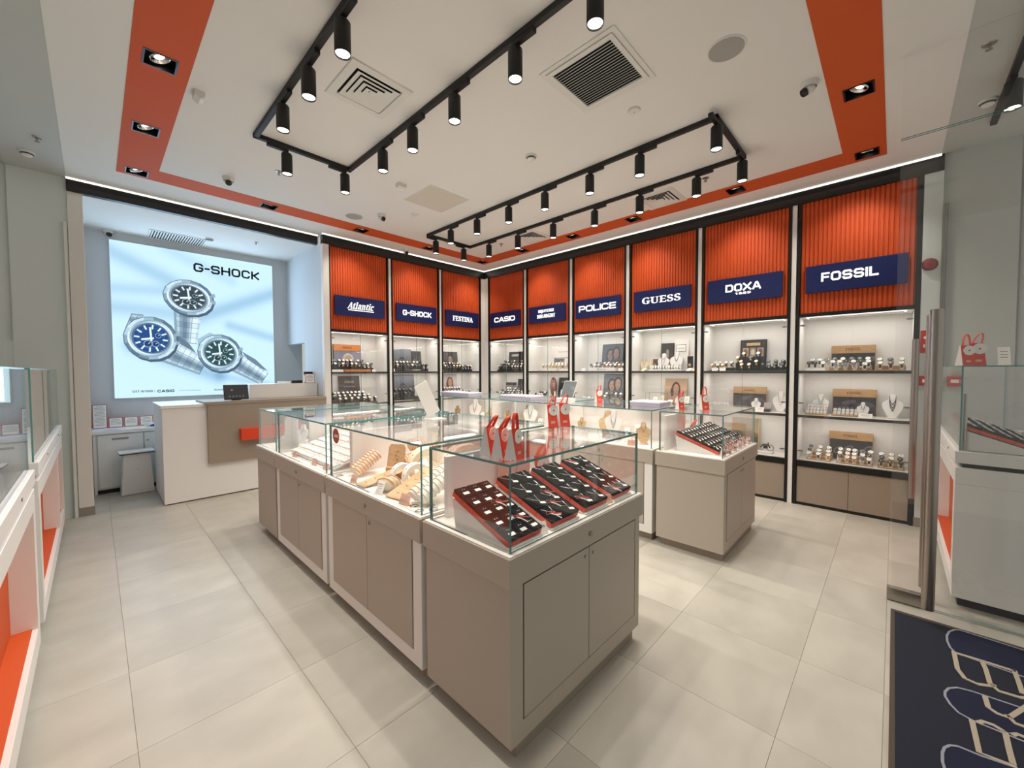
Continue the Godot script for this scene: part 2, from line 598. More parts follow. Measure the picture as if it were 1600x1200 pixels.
func ceiling_things() -> void:
	# track lights
	var bm: Material = M.black_matt
	var tr := [[V(0.97, 0, -3.83), V(0.97, 0, 0.4)], [V(0.97, 0, -3.83), V(1.75, 0, -3.83)], [V(1.75, 0, -3.83), V(1.75, 0, 0.4)]]
	var tr2 := [[V(3.35, 0, -4.85), V(3.35, 0, -1.03)], [V(3.35, 0, -4.85), V(4.13, 0, -4.85)], [V(4.13, 0, -4.85), V(4.13, 0, -1.03)], [V(3.35, 0, -1.03), V(4.13, 0, -1.03)]]
	for k in 2:
		var tk := thing("light_track", ["black ceiling light track, open U above the long jewellery island", "black ceiling light track, closed rectangle nearer the long cabinet wall"][k], "light track", at(0, 0, 0))
		for s in [tr, tr2][k]:
			var a: Vector3 = s[0]
			var b: Vector3 = s[1]
			part(tk, "rail", Geo.new(bm).box(a + V(-0.018, 3.415, -0.018), b + V(0.018, CEIL, 0.018), 0.002))
	var n := {}
	var rows := [
		["row over the side aisle", 0.97, 0, [-1.17, -1.66, -2.18, -2.67, -3.16], 0],
		["far cross bar of the U track", -3.83, 1, [1.2, 1.705], 1],
		["row over the near island", 1.75, 0, [-3.19, -2.73, -2.21, -1.64, -1.1], 2],
		["rectangle side over the far island", 3.35, 0, [-4.33, -3.8, -3.25, -2.715, -2.16, -1.65], 2],
		["rectangle far cross bar", -4.85, 1, [3.48, 4.0], 1],
		["rectangle side nearest the cabinets", 4.13, 0, [-4.42, -3.83, -3.21, -2.595, -2.03, -1.44], 2],
		["rectangle near cross bar", -1.03, 1, [3.37, 4.09], 1],
	]
	var made := func() -> Node3D:
		var o := thing("track_spotlight", "", "spotlight", at(0, 0, 0))
		part(o, "adapter", Geo.new(bm).box(V(-0.017, 0.19, -0.012), V(0.017, 0.217, 0.15), 0.003))
		part(o, "stem", Geo.new(bm).cyl(V(0, 0.17, 0.0), V(0, 0.2, 0.0), 0.011, 0.011, 10))
		part(o, "body", Geo.new(bm).lathe([[0.036, 0.012], [0.0385, 0.002], [0.041, 0.0], [0.0425, 0.004], [0.0425, 0.168], [0.036, 0.176], [0, 0.176]], 24))
		part(o, "lamp_lens", Geo.new(M.lamp_face).cyl(V(0, 0.008, 0), V(0, 0.011, 0), 0.036, 0.036, 20))
		return o
	for r in rows:
		var at_row := 0
		for q in r[3]:
			at_row += 1
			var p := V(r[1], 3.198, q) if r[2] == 0 else V(q, 3.198, r[1])
			again("track_spotlight", made, at(p.x, p.y, p.z, -90.0 if r[2] == 1 else 0.0), "black track spotlight, %s on the %s" % [order(at_row, r[3].size(), r[4]), r[0]], "spotlights on the " + r[0])
			spot(p + V(0, -0.004, 0), p + V(0, -3, 0), 1.15, 66.0, "#fff8ee", 0.036)
	var wt := thing("light_track", "short black light track on the grey ceiling behind the glass door", "light track", at(0, 0, 0))
	part(wt, "rail", Geo.new(bm).box(V(2.6, 3.417, 0.505), V(4.95, 3.4525, 0.541), 0.002))
	again("track_spotlight", made, at(4.2, 3.2, 0.523, 90), "black track spotlight behind the glass door", "spotlights behind the glass door")
	spot(V(4.2, 3.196, 0.523), V(4.2, 0, 0.523), 0.5, 60.0, "#fff8ee", 0.036)
	# square recessed downlights in the orange band
	var dim := [false]
	var dl := func() -> Node3D:
		var o := thing("recessed_downlight", "", "downlight", at(0, 0, 0))
		var h := Geo.new(M.black_satin)
		var w := 0.0775
		h.quad(V(-w, 0.06, -w), V(w, 0.06, -w), V(w, 0.06, w), V(-w, 0.06, w))
		for k in 4:
			h.put(Transform3D(Basis(Vector3.UP, PI / 2 * k), Vector3.ZERO))
			h.box(V(-w, -0.001, w - 0.003), V(w - 0.003, 0.06, w))
		part(o, "housing", h)
		var f := Geo.new(M.gunmetal)
		for k in 4:
			f.put(Transform3D(Basis(Vector3.UP, PI / 2 * k), Vector3.ZERO)).box(V(-0.084, -0.006, 0.074), V(0.074, -0.0005, 0.084))
		part(o, "frame", f)
		var x := Transform3D(Basis(Vector3.RIGHT, deg_to_rad(-20)), V(0, 0.016, 0))
		part(o, "reflector", Geo.new(M.chrome).put(x).lathe([[0.03, 0.02], [0.044, -0.002], [0.052, -0.004], [0.055, 0.002], [0.05, 0.012]], 24))
		part(o, "lamp_lens", Geo.new(M.lamp_dim if dim[0] else M.lamp_face).put(x).cyl(V(0, 0.008, 0), V(0, 0.012, 0), 0.026, 0.026, 16))
		return o
	var k := 0
	for d in downlights():
		var aim: Vector3 = d[1]
		var yaw := rad_to_deg(atan2(aim.x, aim.z))
		var lab: String
		if k < 3:
			lab = "square recessed downlight in the orange band by the side window, %s" % ["brightly lit", "middle of three", "in its far corner"][k]
		elif k < 7:
			lab = "square recessed downlight in the orange band, %s" % ["before the lightbox poster", "above the bay beside the reception desk", "above the second bay from the desk", "in the corner by the room corner"][k - 3]
		else:
			lab = "square recessed downlight in the orange band, %s" % ["above the first bay right of corner", "above the third bay right of the room corner", "above the third bay from the door", "above the second bay from the glass door", "in the corner by the glass door", "alone across the entrance"][k - 7]
		dim[0] = k > 0
		again("recessed_downlight%s" % dim[0], dl, at(d[0].x, CEIL, d[0].z, snappedf(yaw, 90.0)), lab, "recessed downlights")
		var dir := (aim.normalized() * 0.42 + V(0, -1, 0)).normalized()
		spot(d[0] + dir * 0.012, d[0] + dir * 3, 0.85 if k > 2 else 0.6, 46.0, "#fff6e8", 0.02)
		k += 1
	# louvred air diffusers
	var df := func() -> Node3D:
		var o := thing("air_diffuser", "", "air vent", at(0, 0, 0))
		var q := 0.7071
		var rot := Transform3D(Basis(Vector3.UP, PI / 4), Vector3.ZERO)
		part(o, "frame", Geo.new(M.plastic_white).put(rot).lathe([[0.16 / q, 0.0], [0.165 / q, -0.012], [0.215 / q, -0.01], [0.22 / q, 0.0]], 4))
		part(o, "backing", Geo.new(M.dark_void).put(rot).lathe([[0.165 / q, -0.0012], [0, -0.001]], 4))
		for i in 4:
			var r := 0.15 - 0.037 * i
			part(o, "louver", Geo.new(M.plastic_white).put(rot).lathe([[(r - 0.034) / q, -0.004], [r / q, -0.018], [(r + 0.001) / q, -0.0165], [(r - 0.032) / q, -0.0025], [(r - 0.034) / q, -0.004]], 4))
		return o
	for q in [[1.38, -2.69, "between the two track rows over the near island"], [4.52, -1.97, "by the orange band above the bays nearest the glass door"], [4.46, -3.87, "by the orange band toward the room corner"]]:
		again("air_diffuser", df, at(q[0], CEIL, q[1], 0), "white square louvered air diffuser, " + q[2], "ceiling air diffusers")
	var gr := thing("return_grille", "large square ceiling air grille with many parallel dark slots", "air vent", at(2.355, CEIL, -1.46))
	var fr := Geo.new(M.plastic_white)
	for i in 4:
		fr.put(Transform3D(Basis(Vector3.UP, PI / 2 * i), Vector3.ZERO)).box(V(-0.275, -0.006, 0.245), V(0.245, 0, 0.275)).box(V(-0.243, -0.012, 0.213), V(0.213, 0, 0.243))
	part(gr, "frame", fr)
	part(gr, "backing", Geo.new(M.dark_void).box(V(-0.215, -0.002, -0.215), V(0.215, -0.0005, 0.215)))
	var sl := Geo.new(M.plastic_white)
	for i in 19:
		sl.put(Transform3D(Basis(Vector3.BACK, deg_to_rad(30)), V(-0.205 + i * 0.0228, -0.007, 0))).box(V(-0.005, -0.001, -0.214), V(0.005, 0.001, 0.214))
	meta(part(gr, "slat", sl), "", "", "", "stuff")
	var hatch := thing("access_hatch", "square flush access hatch in the ceiling between the light tracks", "access hatch", at(2.755, CEIL, -3.82))
	var hf := Geo.new(M.plastic_white)
	for i in 4:
		hf.put(Transform3D(Basis(Vector3.UP, PI / 2 * i), Vector3.ZERO)).box(V(-0.265, -0.004, 0.25), V(0.25, 0, 0.265))
	part(hatch, "frame", hf)
	part(hatch, "panel", Geo.new(mt("hatch_panel", "#cfc8ba", 0.8)).box(V(-0.247, -0.004, -0.247), V(0.247, 0, 0.247), 0.001))
	# round speakers, detectors, cameras, sprinklers
	var spk := func() -> Node3D:
		var o := thing("ceiling_speaker", "", "speaker", at(0, 0, 0))
		part(o, "rim", Geo.new(M.plastic_white).lathe([[0.098, -0.006], [0.105, -0.007], [0.11, 0.0]], 40))
		part(o, "grille", Geo.new(mt("speaker_cloth", "#a5a39d", 0.85)).lathe([[0, -0.0055], [0.099, -0.0055]], 40))
		return o
	again("ceiling_speaker", spk, at(2.71, CEIL, -0.78), "round grey ceiling speaker near the square air grille", "ceiling speakers")
	again("ceiling_speaker", spk, at(2.32, CEIL, -4.97), "round grey ceiling speaker near the orange band before the cabinets", "ceiling speakers")
	var smk := func() -> Node3D:
		var o := thing("smoke_detector", "", "smoke detector", at(0, 0, 0))
		part(o, "base", Geo.new(M.plastic_white).lathe([[0.045, -0.018], [0.05, -0.012], [0.05, 0]], 24))
		part(o, "vent_ring", Geo.new(mt("vent_dark", "#4a4a48", 0.7)).lathe([[0.03, -0.027], [0.034, -0.017]], 20))
		part(o, "cap", Geo.new(M.plastic_white).lathe([[0, -0.042], [0.026, -0.04], [0.036, -0.03], [0.034, -0.026]], 24))
		return o
	for q in [[2.8, CEIL, -2.43, "white smoke detector on the ceiling between the two light tracks"], [-0.36, 3.452, -5.6, "white smoke detector on the grey ceiling over the side window"], [4.55, 3.452, 0.45, "white smoke detector on the grey ceiling behind the glass door"], [1.143, 3.32, -6.84, "white smoke detector before the lightbox poster"]]:
		again("smoke_detector", smk, at(q[0], q[1], q[2]), q[3], "smoke detectors")
	var disc := func() -> Node3D:
		var o := thing("ceiling_sensor", "", "sensor", at(0, 0, 0))
		part(o, "cover", Geo.new(M.plastic_white).lathe([[0, -0.016], [0.04, -0.014], [0.047, -0.006], [0.047, 0]], 24))
		part(o, "lens", Geo.new(M.grey_card).lathe([[0, -0.019], [0.007, -0.0155]], 10))
		return o
	again("ceiling_sensor", disc, at(2.856, CEIL, -1.453), "flat round white ceiling sensor beside the square air grille", "ceiling sensors")
	again("ceiling_sensor", disc, at(2.82, CEIL, -4.37), "flat round white ceiling sensor beyond the access hatch", "ceiling sensors")
	var pir := func() -> Node3D:
		var o := thing("motion_sensor", "", "sensor", at(0, 0, 0))
		part(o, "case", Geo.new(M.plastic_white).prism(PackedVector2Array([V2(-0.03, 0), V2(0.03, 0), V2(0.03, -0.03), V2(0.0, -0.055), V2(-0.03, -0.035)]), -0.045, 0.045))
		part(o, "lens", Geo.new(M.paper).box(V(0.006, -0.05, -0.03), V(0.024, -0.046, 0.03)))
		return o
	again("motion_sensor", pir, at(0.56, CEIL, -3.57, 0), "small white motion sensor beside the orange band over the side aisle", "motion sensors")
	again("motion_sensor", pir, at(2.27, CEIL, -3.77, 90), "small white motion sensor beside the access hatch", "motion sensors")
	var cm := func() -> Node3D:
		var o := thing("dome_camera", "", "camera", at(0, 0, 0))
		part(o, "base", Geo.new(M.plastic_white).lathe([[0.042, -0.035], [0.05, -0.02], [0.052, 0]], 24))
		var x := Transform3D(Basis(Vector3.RIGHT, deg_to_rad(-55)), V(0, -0.042, 0.006))
		part(o, "eyeball", Geo.new(M.plastic_white).ball(V(0, -0.04, 0), 0.036, 16))
		part(o, "lens", Geo.new(M.dial_black).put(x).lathe([[0, -0.043], [0.026, -0.04], [0.029, -0.022]], 20))
		return o
	for q in [[0.99, CEIL, -4.9, -10.0, "white dome camera before the orange band near the lightbox poster"], [3.42, CEIL, -0.46, -150.0, "white dome camera by the orange band at the entrance"], [0.17, 3.32, -7.36, 20.0, "white dome camera above the corner of the lightbox poster"], [3.52, CEIL, -5.73, 10.0, "dark eyed dome camera by the light line above the cabinets"], [2.53, CEIL, -4.67, 30.0, "small white dome camera beside the round speaker before the cabinets"]]:
		again("dome_camera", cm, at(q[0], q[1], q[2], q[3]), q[4], "dome cameras")
	var spr := func() -> Node3D:
		var o := thing("sprinkler_head", "", "sprinkler", at(0, 0, 0))
		part(o, "rose", Geo.new(M.steel).lathe([[0.01, -0.008], [0.028, -0.006], [0.032, 0]], 18))
		part(o, "stem", Geo.new(M.steel).cyl(V(0, -0.035, 0), V(0, 0, 0), 0.006, 0.009, 8))
		part(o, "deflector", Geo.new(M.steel).lathe([[0, -0.038], [0.017, -0.037], [0.017, -0.034], [0, -0.034]], 12))
		return o
	for q in [[1.3, CEIL, -4.39, "metal sprinkler head beside a spotlight at the end of the U track"], [4.39, CEIL, -4.42, "metal sprinkler head at the far end of the rectangular track"], [4.35, CEIL, -1.43, "metal sprinkler head at the near end of the rectangular track"], [-0.275, 3.452, -5.2, "metal sprinkler head in the grey ceiling over the side window"], [3.77, 3.452, 0.37, "metal sprinkler head in the grey ceiling behind the glass door"], [1.634, 3.32, -6.57, "metal sprinkler head in the niche before the lightbox"]]:
		again("sprinkler_head", spr, at(q[0], q[1], q[2]), q[3], "sprinkler heads")
	# niche: slotted air grille in its ceiling
	var ng := thing("slot_grille", "white slotted air grille above the lightbox poster", "air vent", at(0.84, 3.32, -7.13))
	var nf := Geo.new(M.plastic_white)
	nf.box(V(-0.30, -0.008, -0.22), V(0.30, 0, -0.2)).box(V(-0.30, -0.008, 0.2), V(0.30, 0, 0.22)).box(V(-0.30, -0.008, -0.2), V(-0.28, 0, 0.2)).box(V(0.28, -0.008, -0.2), V(0.30, 0, 0.2))
	part(ng, "frame", nf)
	part(ng, "backing", Geo.new(M.dark_void).box(V(-0.28, -0.002, -0.2), V(0.28, -0.0005, 0.2)))
	for i in 20:
		part(ng, "slat", Geo.new(M.plastic_white).box(V(-0.272 + i * 0.0278, -0.008, -0.2), V(-0.257 + i * 0.0278, -0.003, 0.2)))


# ---------------------------------------------------------------- wall cabinets
const BAY_Z := [-5.755, -4.755, -3.76, -2.76, -1.766, -0.766]
const BAY_NAME := ["the bay beside the reception desk", "the second bay from the desk", "the third bay from the desk", "the first bay right of the room corner", "the second bay right of the room corner", "the third bay right of the room corner", "the third bay from the glass door", "the second bay from the glass door", "the bay nearest the glass door"]

func bay(i: int) -> Transform3D:
	if i < 3:
		return at(2.385 + 0.99 * i, 0, WALL_B)
	return at(WALL_R, 0, BAY_Z[i - 3], -90.0)


func cabinet() -> Node3D:
	var o := thing("wall_cabinet", "", "display cabinet", at(0, 0, 0))
	var f := Geo.new(M.black_satin)
	for x in [-0.027, 0.89]:
		f.box(V(x, 0, -0.03), V(x + 0.027, 3.30, 0.012), 0.002)
	f.box(V(0, 2.07, -0.03), V(0.89, 2.108, 0.006), 0.002)
	f.box(V(0, 0.432, -0.03), V(0.89, 0.497, 0.006), 0.002)
	f.box(V(0, 0.0, -0.05), V(0.89, 0.028, -0.004))
	part(o, "frame", f, "black frame")
	var c := Geo.new(M.bay_back)
	c.box(V(-0.025, 0.028, -0.43), V(0.915, 2.1, -0.412))
	c.box(V(-0.025, 0.46, -0.412), V(0.0, 2.1, -0.03)).box(V(0.89, 0.46, -0.412), V(0.915, 2.1, -0.03))
	c.box(V(0, 2.075, -0.412), V(0.89, 2.1, -0.03))
	c.use(M.shelf_white).box(V(0, 0.47, -0.412), V(0.89, 0.498, -0.03))
	part(o, "carcass", c)
	for y in [1.485, 0.997]:
		var s := part(o, "shelf", Geo.new(M.shelf_white).box(V(0.001, y - 0.026, -0.41), V(0.889, y, -0.034)))
		part(s, "shelf_edge", Geo.new(M.black_satin).box(V(0.001, y - 0.028, -0.034), V(0.889, y + 0.001, -0.024), 0.001))
	var l := Geo.new(M.led_white)
	l.box(V(0.05, 2.066, -0.075), V(0.84, 2.0745, -0.06)).box(V(0.05, 2.066, -0.2), V(0.062, 2.0745, -0.075)).box(V(0.828, 2.066, -0.2), V(0.84, 2.0745, -0.075))
	part(o, "led_strip_light", l)
	var n := 24
	var w := 0.89 / n
	meta(part(o, "ribbed_panel", stood_ribs(n, w)), "", "", "", "stuff")
	for k in 2:
		var d := part(o, "lower_door", Geo.new(M.taupe_deep).box(V(0.003 + 0.4435 * k, 0.031, -0.026), V(0.4435 + 0.4435 * k, 0.43, -0.004), 0.0015))
		part(d, "lock", Geo.new(M.steel).cyl(V(0.40 if k == 0 else 0.49, 0.40, -0.004), V(0.40 if k == 0 else 0.49, 0.40, 0.0), 0.007, 0.007, 12))
	for k in 2:
		var g := Geo.new(M.glass)
		pane(g, V(0.002 + 0.4445 * k, 0.5, -0.016), V(0.4435 + 0.4445 * k, 2.066, -0.010))
		var d := part(o, "glass_door", g)
		for y in [0.6, 1.13, 1.98]:
			var x := 0.028 if k == 0 else 0.862
			part(d, "hinge", Geo.new(M.steel).put(Transform3D(Basis(V(1.6, 0, 0), V(0, 0.55, 0), V(0, 0, 1)), V(x, y, 0))).cyl(V(0, 0, -0.022), V(0, 0, -0.004), 0.016, 0.016, 16))
	return o


func stood_ribs(n: int, w: float) -> Geo:
	var p := Geo.new(M.orange_rib)
	p.box(V(0, 2.108, -0.03), V(0.89, 3.30, -0.02))
	p.put(Transform3D(Basis(V(1, 0, 0), V(0, 0, 1), V(0, -1, 0)), V(0, 3.30, 0)))
	for k in n:
		var x := k * w
		p.prism(PackedVector2Array([V2(x + 0.001, -0.021), V2(x + w - 0.003, -0.021), V2(x + w - 0.010, -0.009), V2(x + 0.007, -0.009)]), 0, 1.192)
	return p


# a sheet of glass whose thin sides show green
func pane(g: Geo, a: Vector3, b: Vector3) -> Geo:
	var lo := a.min(b)
	var hi := a.max(b)
	var d := hi - lo
	var thin := 0 if d.x < d.y and d.x < d.z else (1 if d.y < d.z else 2)
	for ax in 3:
		g.use(M.glass if ax == thin else M.edge_teal)
		var u := (ax + 1) % 3
		var w := (ax + 2) % 3
		for s in 2:
			var q := []
			for c in [[0, 0], [1, 0], [1, 1], [0, 1]]:
				var p := Vector3.ZERO
				p[ax] = hi[ax] if s else lo[ax]
				p[u] = hi[u] if c[0] else lo[u]
				p[w] = hi[w] if c[1] else lo[w]
				q.append(p)
			var o := Vector3.ZERO
			o[ax] = 1 if s else -1
			g.out(q[0], q[1], q[2], q[3], o)
	return g


func fit(parent: Node, called: String, text: String, w: float, h: float, m: Material, x: Transform3D, serif := false, slant := 0.0, deep := 0.006, bold := true) -> MeshInstance3D:
	var o := words(parent, called, text, 0.1, m, Transform3D.IDENTITY, 1.0, bold, serif, deep)
	var b := o.mesh.get_aabb()
	var sx := w / b.size.x
	var sy := h / b.size.y
	var c := b.position + b.size / 2
	o.transform = x * Transform3D(Basis(V(sx, 0, 0), V(slant * sy, sy, 0), V(0, 0, 1)), V(-c.x * sx - slant * sy * c.y, -c.y * sy, 0))
	return o


# squared sign letters built from thick strokes: [width, strokes]
const GLYPHS := {
	"O": [1.0, [[0.5, 1, 0.2, 1, 0, 0.8, 0, 0.2, 0.2, 0, 0.5, 0], [0.5, 1, 0.8, 1, 1, 0.8, 1, 0.2, 0.8, 0, 0.5, 0]]],
	"G": [1.0, [[1, 0.72, 1, 0.8, 0.8, 1, 0.2, 1, 0, 0.8, 0, 0.2, 0.2, 0, 0.8, 0, 1, 0.2, 1, 0.47, 0.55, 0.47]]],
	"S": [0.95, [[1, 0.74, 1, 0.84, 0.84, 1, 0.16, 1, 0, 0.84, 0, 0.66, 0.16, 0.5, 0.84, 0.5, 1, 0.34, 1, 0.16, 0.84, 0, 0.16, 0, 0, 0.16, 0, 0.26]]],
	"H": [1.0, [[0, 0, 0, 1], [1, 0, 1, 1], [0, 0.5, 1, 0.5]]],
	"C": [1.0, [[1, 0.7, 1, 0.8, 0.8, 1, 0.2, 1, 0, 0.8, 0, 0.2, 0.2, 0, 0.8, 0, 1, 0.2, 1, 0.3]]],
	"K": [0.95, [[0, 0, 0, 1], [1, 1, 0.3, 0.5, 1, 0], [0, 0.5, 0.3, 0.5]]],
	"-": [0.4, [[0, 0.47, 1, 0.47]]],
	"A": [1.05, [[0, 0, 0.42, 1, 0.58, 1, 1, 0], [0.2, 0.28, 0.8, 0.28]]],
	"I": [0.001, [[0, 0, 0, 1]]],
	"P": [0.95, [[0, 0, 0, 1], [0, 1, 0.8, 1, 1, 0.82, 1, 0.58, 0.8, 0.4, 0, 0.4]]],
	"L": [0.8, [[0, 1, 0, 0, 1, 0]]],
	"E": [0.85, [[1, 1, 0, 1, 0, 0, 1, 0], [0, 0.5, 0.92, 0.5]]],
	"D": [1.0, [[0, 0, 0, 1], [0, 1, 0.78, 1, 1, 0.78, 1, 0.22, 0.78, 0, 0, 0]]],
	"X": [1.05, [[0, 0, 1, 1], [0, 1, 1, 0]]],
	"F": [0.8, [[1, 1, 0, 1, 0, 0], [0, 0.48, 0.9, 0.48]]],
}

func block(parent: Node, called: String, text: String, w: float, h: float, t: float, m: Material, x: Transform3D, deep := 0.006) -> void:
	var n := 0.0
	for ch in text:
		n += GLYPHS[ch][0]
	var gap := t * h * 1.55
	var unit := (w - t * h - gap * (text.length() - 1)) / n
	var hh := h * (1.0 - t)
	var g := Geo.new(m)
	var px := -w / 2 + t * h / 2
	for ch in text:
		for s in GLYPHS[ch][1]:
			var pl := PackedVector2Array()
			for k in range(0, s.size(), 2):
				pl.append(V2(px + s[k] * unit * GLYPHS[ch][0], -hh / 2 + s[k + 1] * hh) * 1000.0)
			for o in Geometry2D.offset_polyline(pl, t * h * 500.0, Geometry2D.JOIN_MITER, Geometry2D.END_BUTT if ch in "GSC" else Geometry2D.END_SQUARE):
				var q := PackedVector2Array()
				for v in o:
					q.append(v / 1000.0)
				g.put(x).prism(q, -deep / 2, deep / 2)
		px += unit * GLYPHS[ch][0] + gap
	part(parent, called, g)


func wall_cabinets() -> void:
	var texts := [
		[["Atlantic", 0.40, 0.105, 0.015, true, 0.3], ["________", 0.40, 0.012, -0.055, false, 0.0]], [["G-SHOCK", 0.56, 0.088, 0.0, false, 0.0]], [["FESTINA", 0.48, 0.09, 0.0, true, 0.0]], [["CASIO", 0.54, 0.09, 0.0, false, 0.0]],
		[["BIJUTERII", 0.335, 0.062, 0.045, false, 0.0], ["DIN ARGINT", 0.385, 0.062, -0.035, false, 0.0]], [["POLICE", 0.65, 0.095, 0.0, false, 0.0]], [["GUESS", 0.53, 0.09, 0.0, true, 0.0]],
		[["DOXA", 0.375, 0.09, 0.02, false, 0.0], ["1889", 0.17, 0.026, -0.052, false, 0.0]], [["FOSSIL", 0.45, 0.092, 0.01, false, 0.0]]]
	var told := ["white script lettering over a thin line", "white hyphenated capitals", "slim white serif capitals", "white capitals ending in a round letter", "two small lines of white capitals", "wide white capitals nearly filling it", "spaced white serif capitals", "wide white capitals over a tiny row of figures", "bold white capitals"]
	for i in 9:
		var x := bay(i)
		again("wall_cabinet", cabinet, x, "black framed cabinet with orange ribbed top, " + BAY_NAME[i], "wall display cabinets")
		var s := thing("brand_sign", "navy sign, %s, %s" % [told[i], BAY_SHORT[i]], "sign", x * at(0.05, 2.32, 0), "navy signs above the cabinets")
		part(s, "panel", Geo.new(M.navy).box(V(0, 0, 0.0), V(0.79, 0.285, 0.028), 0.002))
		for q in texts[i]:
			var tx := at(0.395 if i != 8 else 0.36, 0.1425 + q[3], 0.033)
			if String(q[0]).begins_with("_"):
				part(s, "sign_line_light", Geo.new(M.sign_white).put(tx).box(V(-0.2, -0.006, -0.003), V(0.2, 0.006, 0.003)))
			elif q[0] in ["G-SHOCK", "CASIO", "POLICE", "DOXA", "FOSSIL"]:
				block(s, "sign_letters_light", q[0], q[1], q[2], 0.2, M.sign_white, tx)
			else:
				fit(s, "sign_letters_light", q[0], q[1], q[2], M.sign_white, tx, q[4], q[5])
		# light in the bay
		var dn := x.basis * V(0, -1, 0.0)
		panel_light(x * V(0.445, 2.06, -0.15), dn, V2(0.78, 0.1), 0.24, "#fff8ef", x.basis.x)
		panel_light(x * V(0.445, 1.45, -0.18), dn, V2(0.75, 0.06), 0.16, "#fff8ef", x.basis.x)
		panel_light(x * V(0.445, 0.962, -0.18), dn, V2(0.75, 0.06), 0.16, "#fff8ef", x.basis.x)
	# white fillers between the bays
	for i in [0, 1, 3, 4, 5, 6, 7]:
		var x := bay(i)
		struct("trim_filler", Geo.new(M.white_lam).put(x).box(V(0.918, 0, -0.04), V(0.962, 3.30, 0.004), 0.001))
	var cp := Geo.new(M.white_lam)
	cp.box(V(5.284, 0, -5.94), V(5.40, 3.30, -5.895))
	cp.box(V(5.372, 0, -5.895), V(5.41, 3.30, -5.784))
	struct("trim_corner", cp)
	struct("trim_end", Geo.new(M.black_satin).box(V(5.372, 0, 0.151), V(5.42, 3.30, 0.164)))


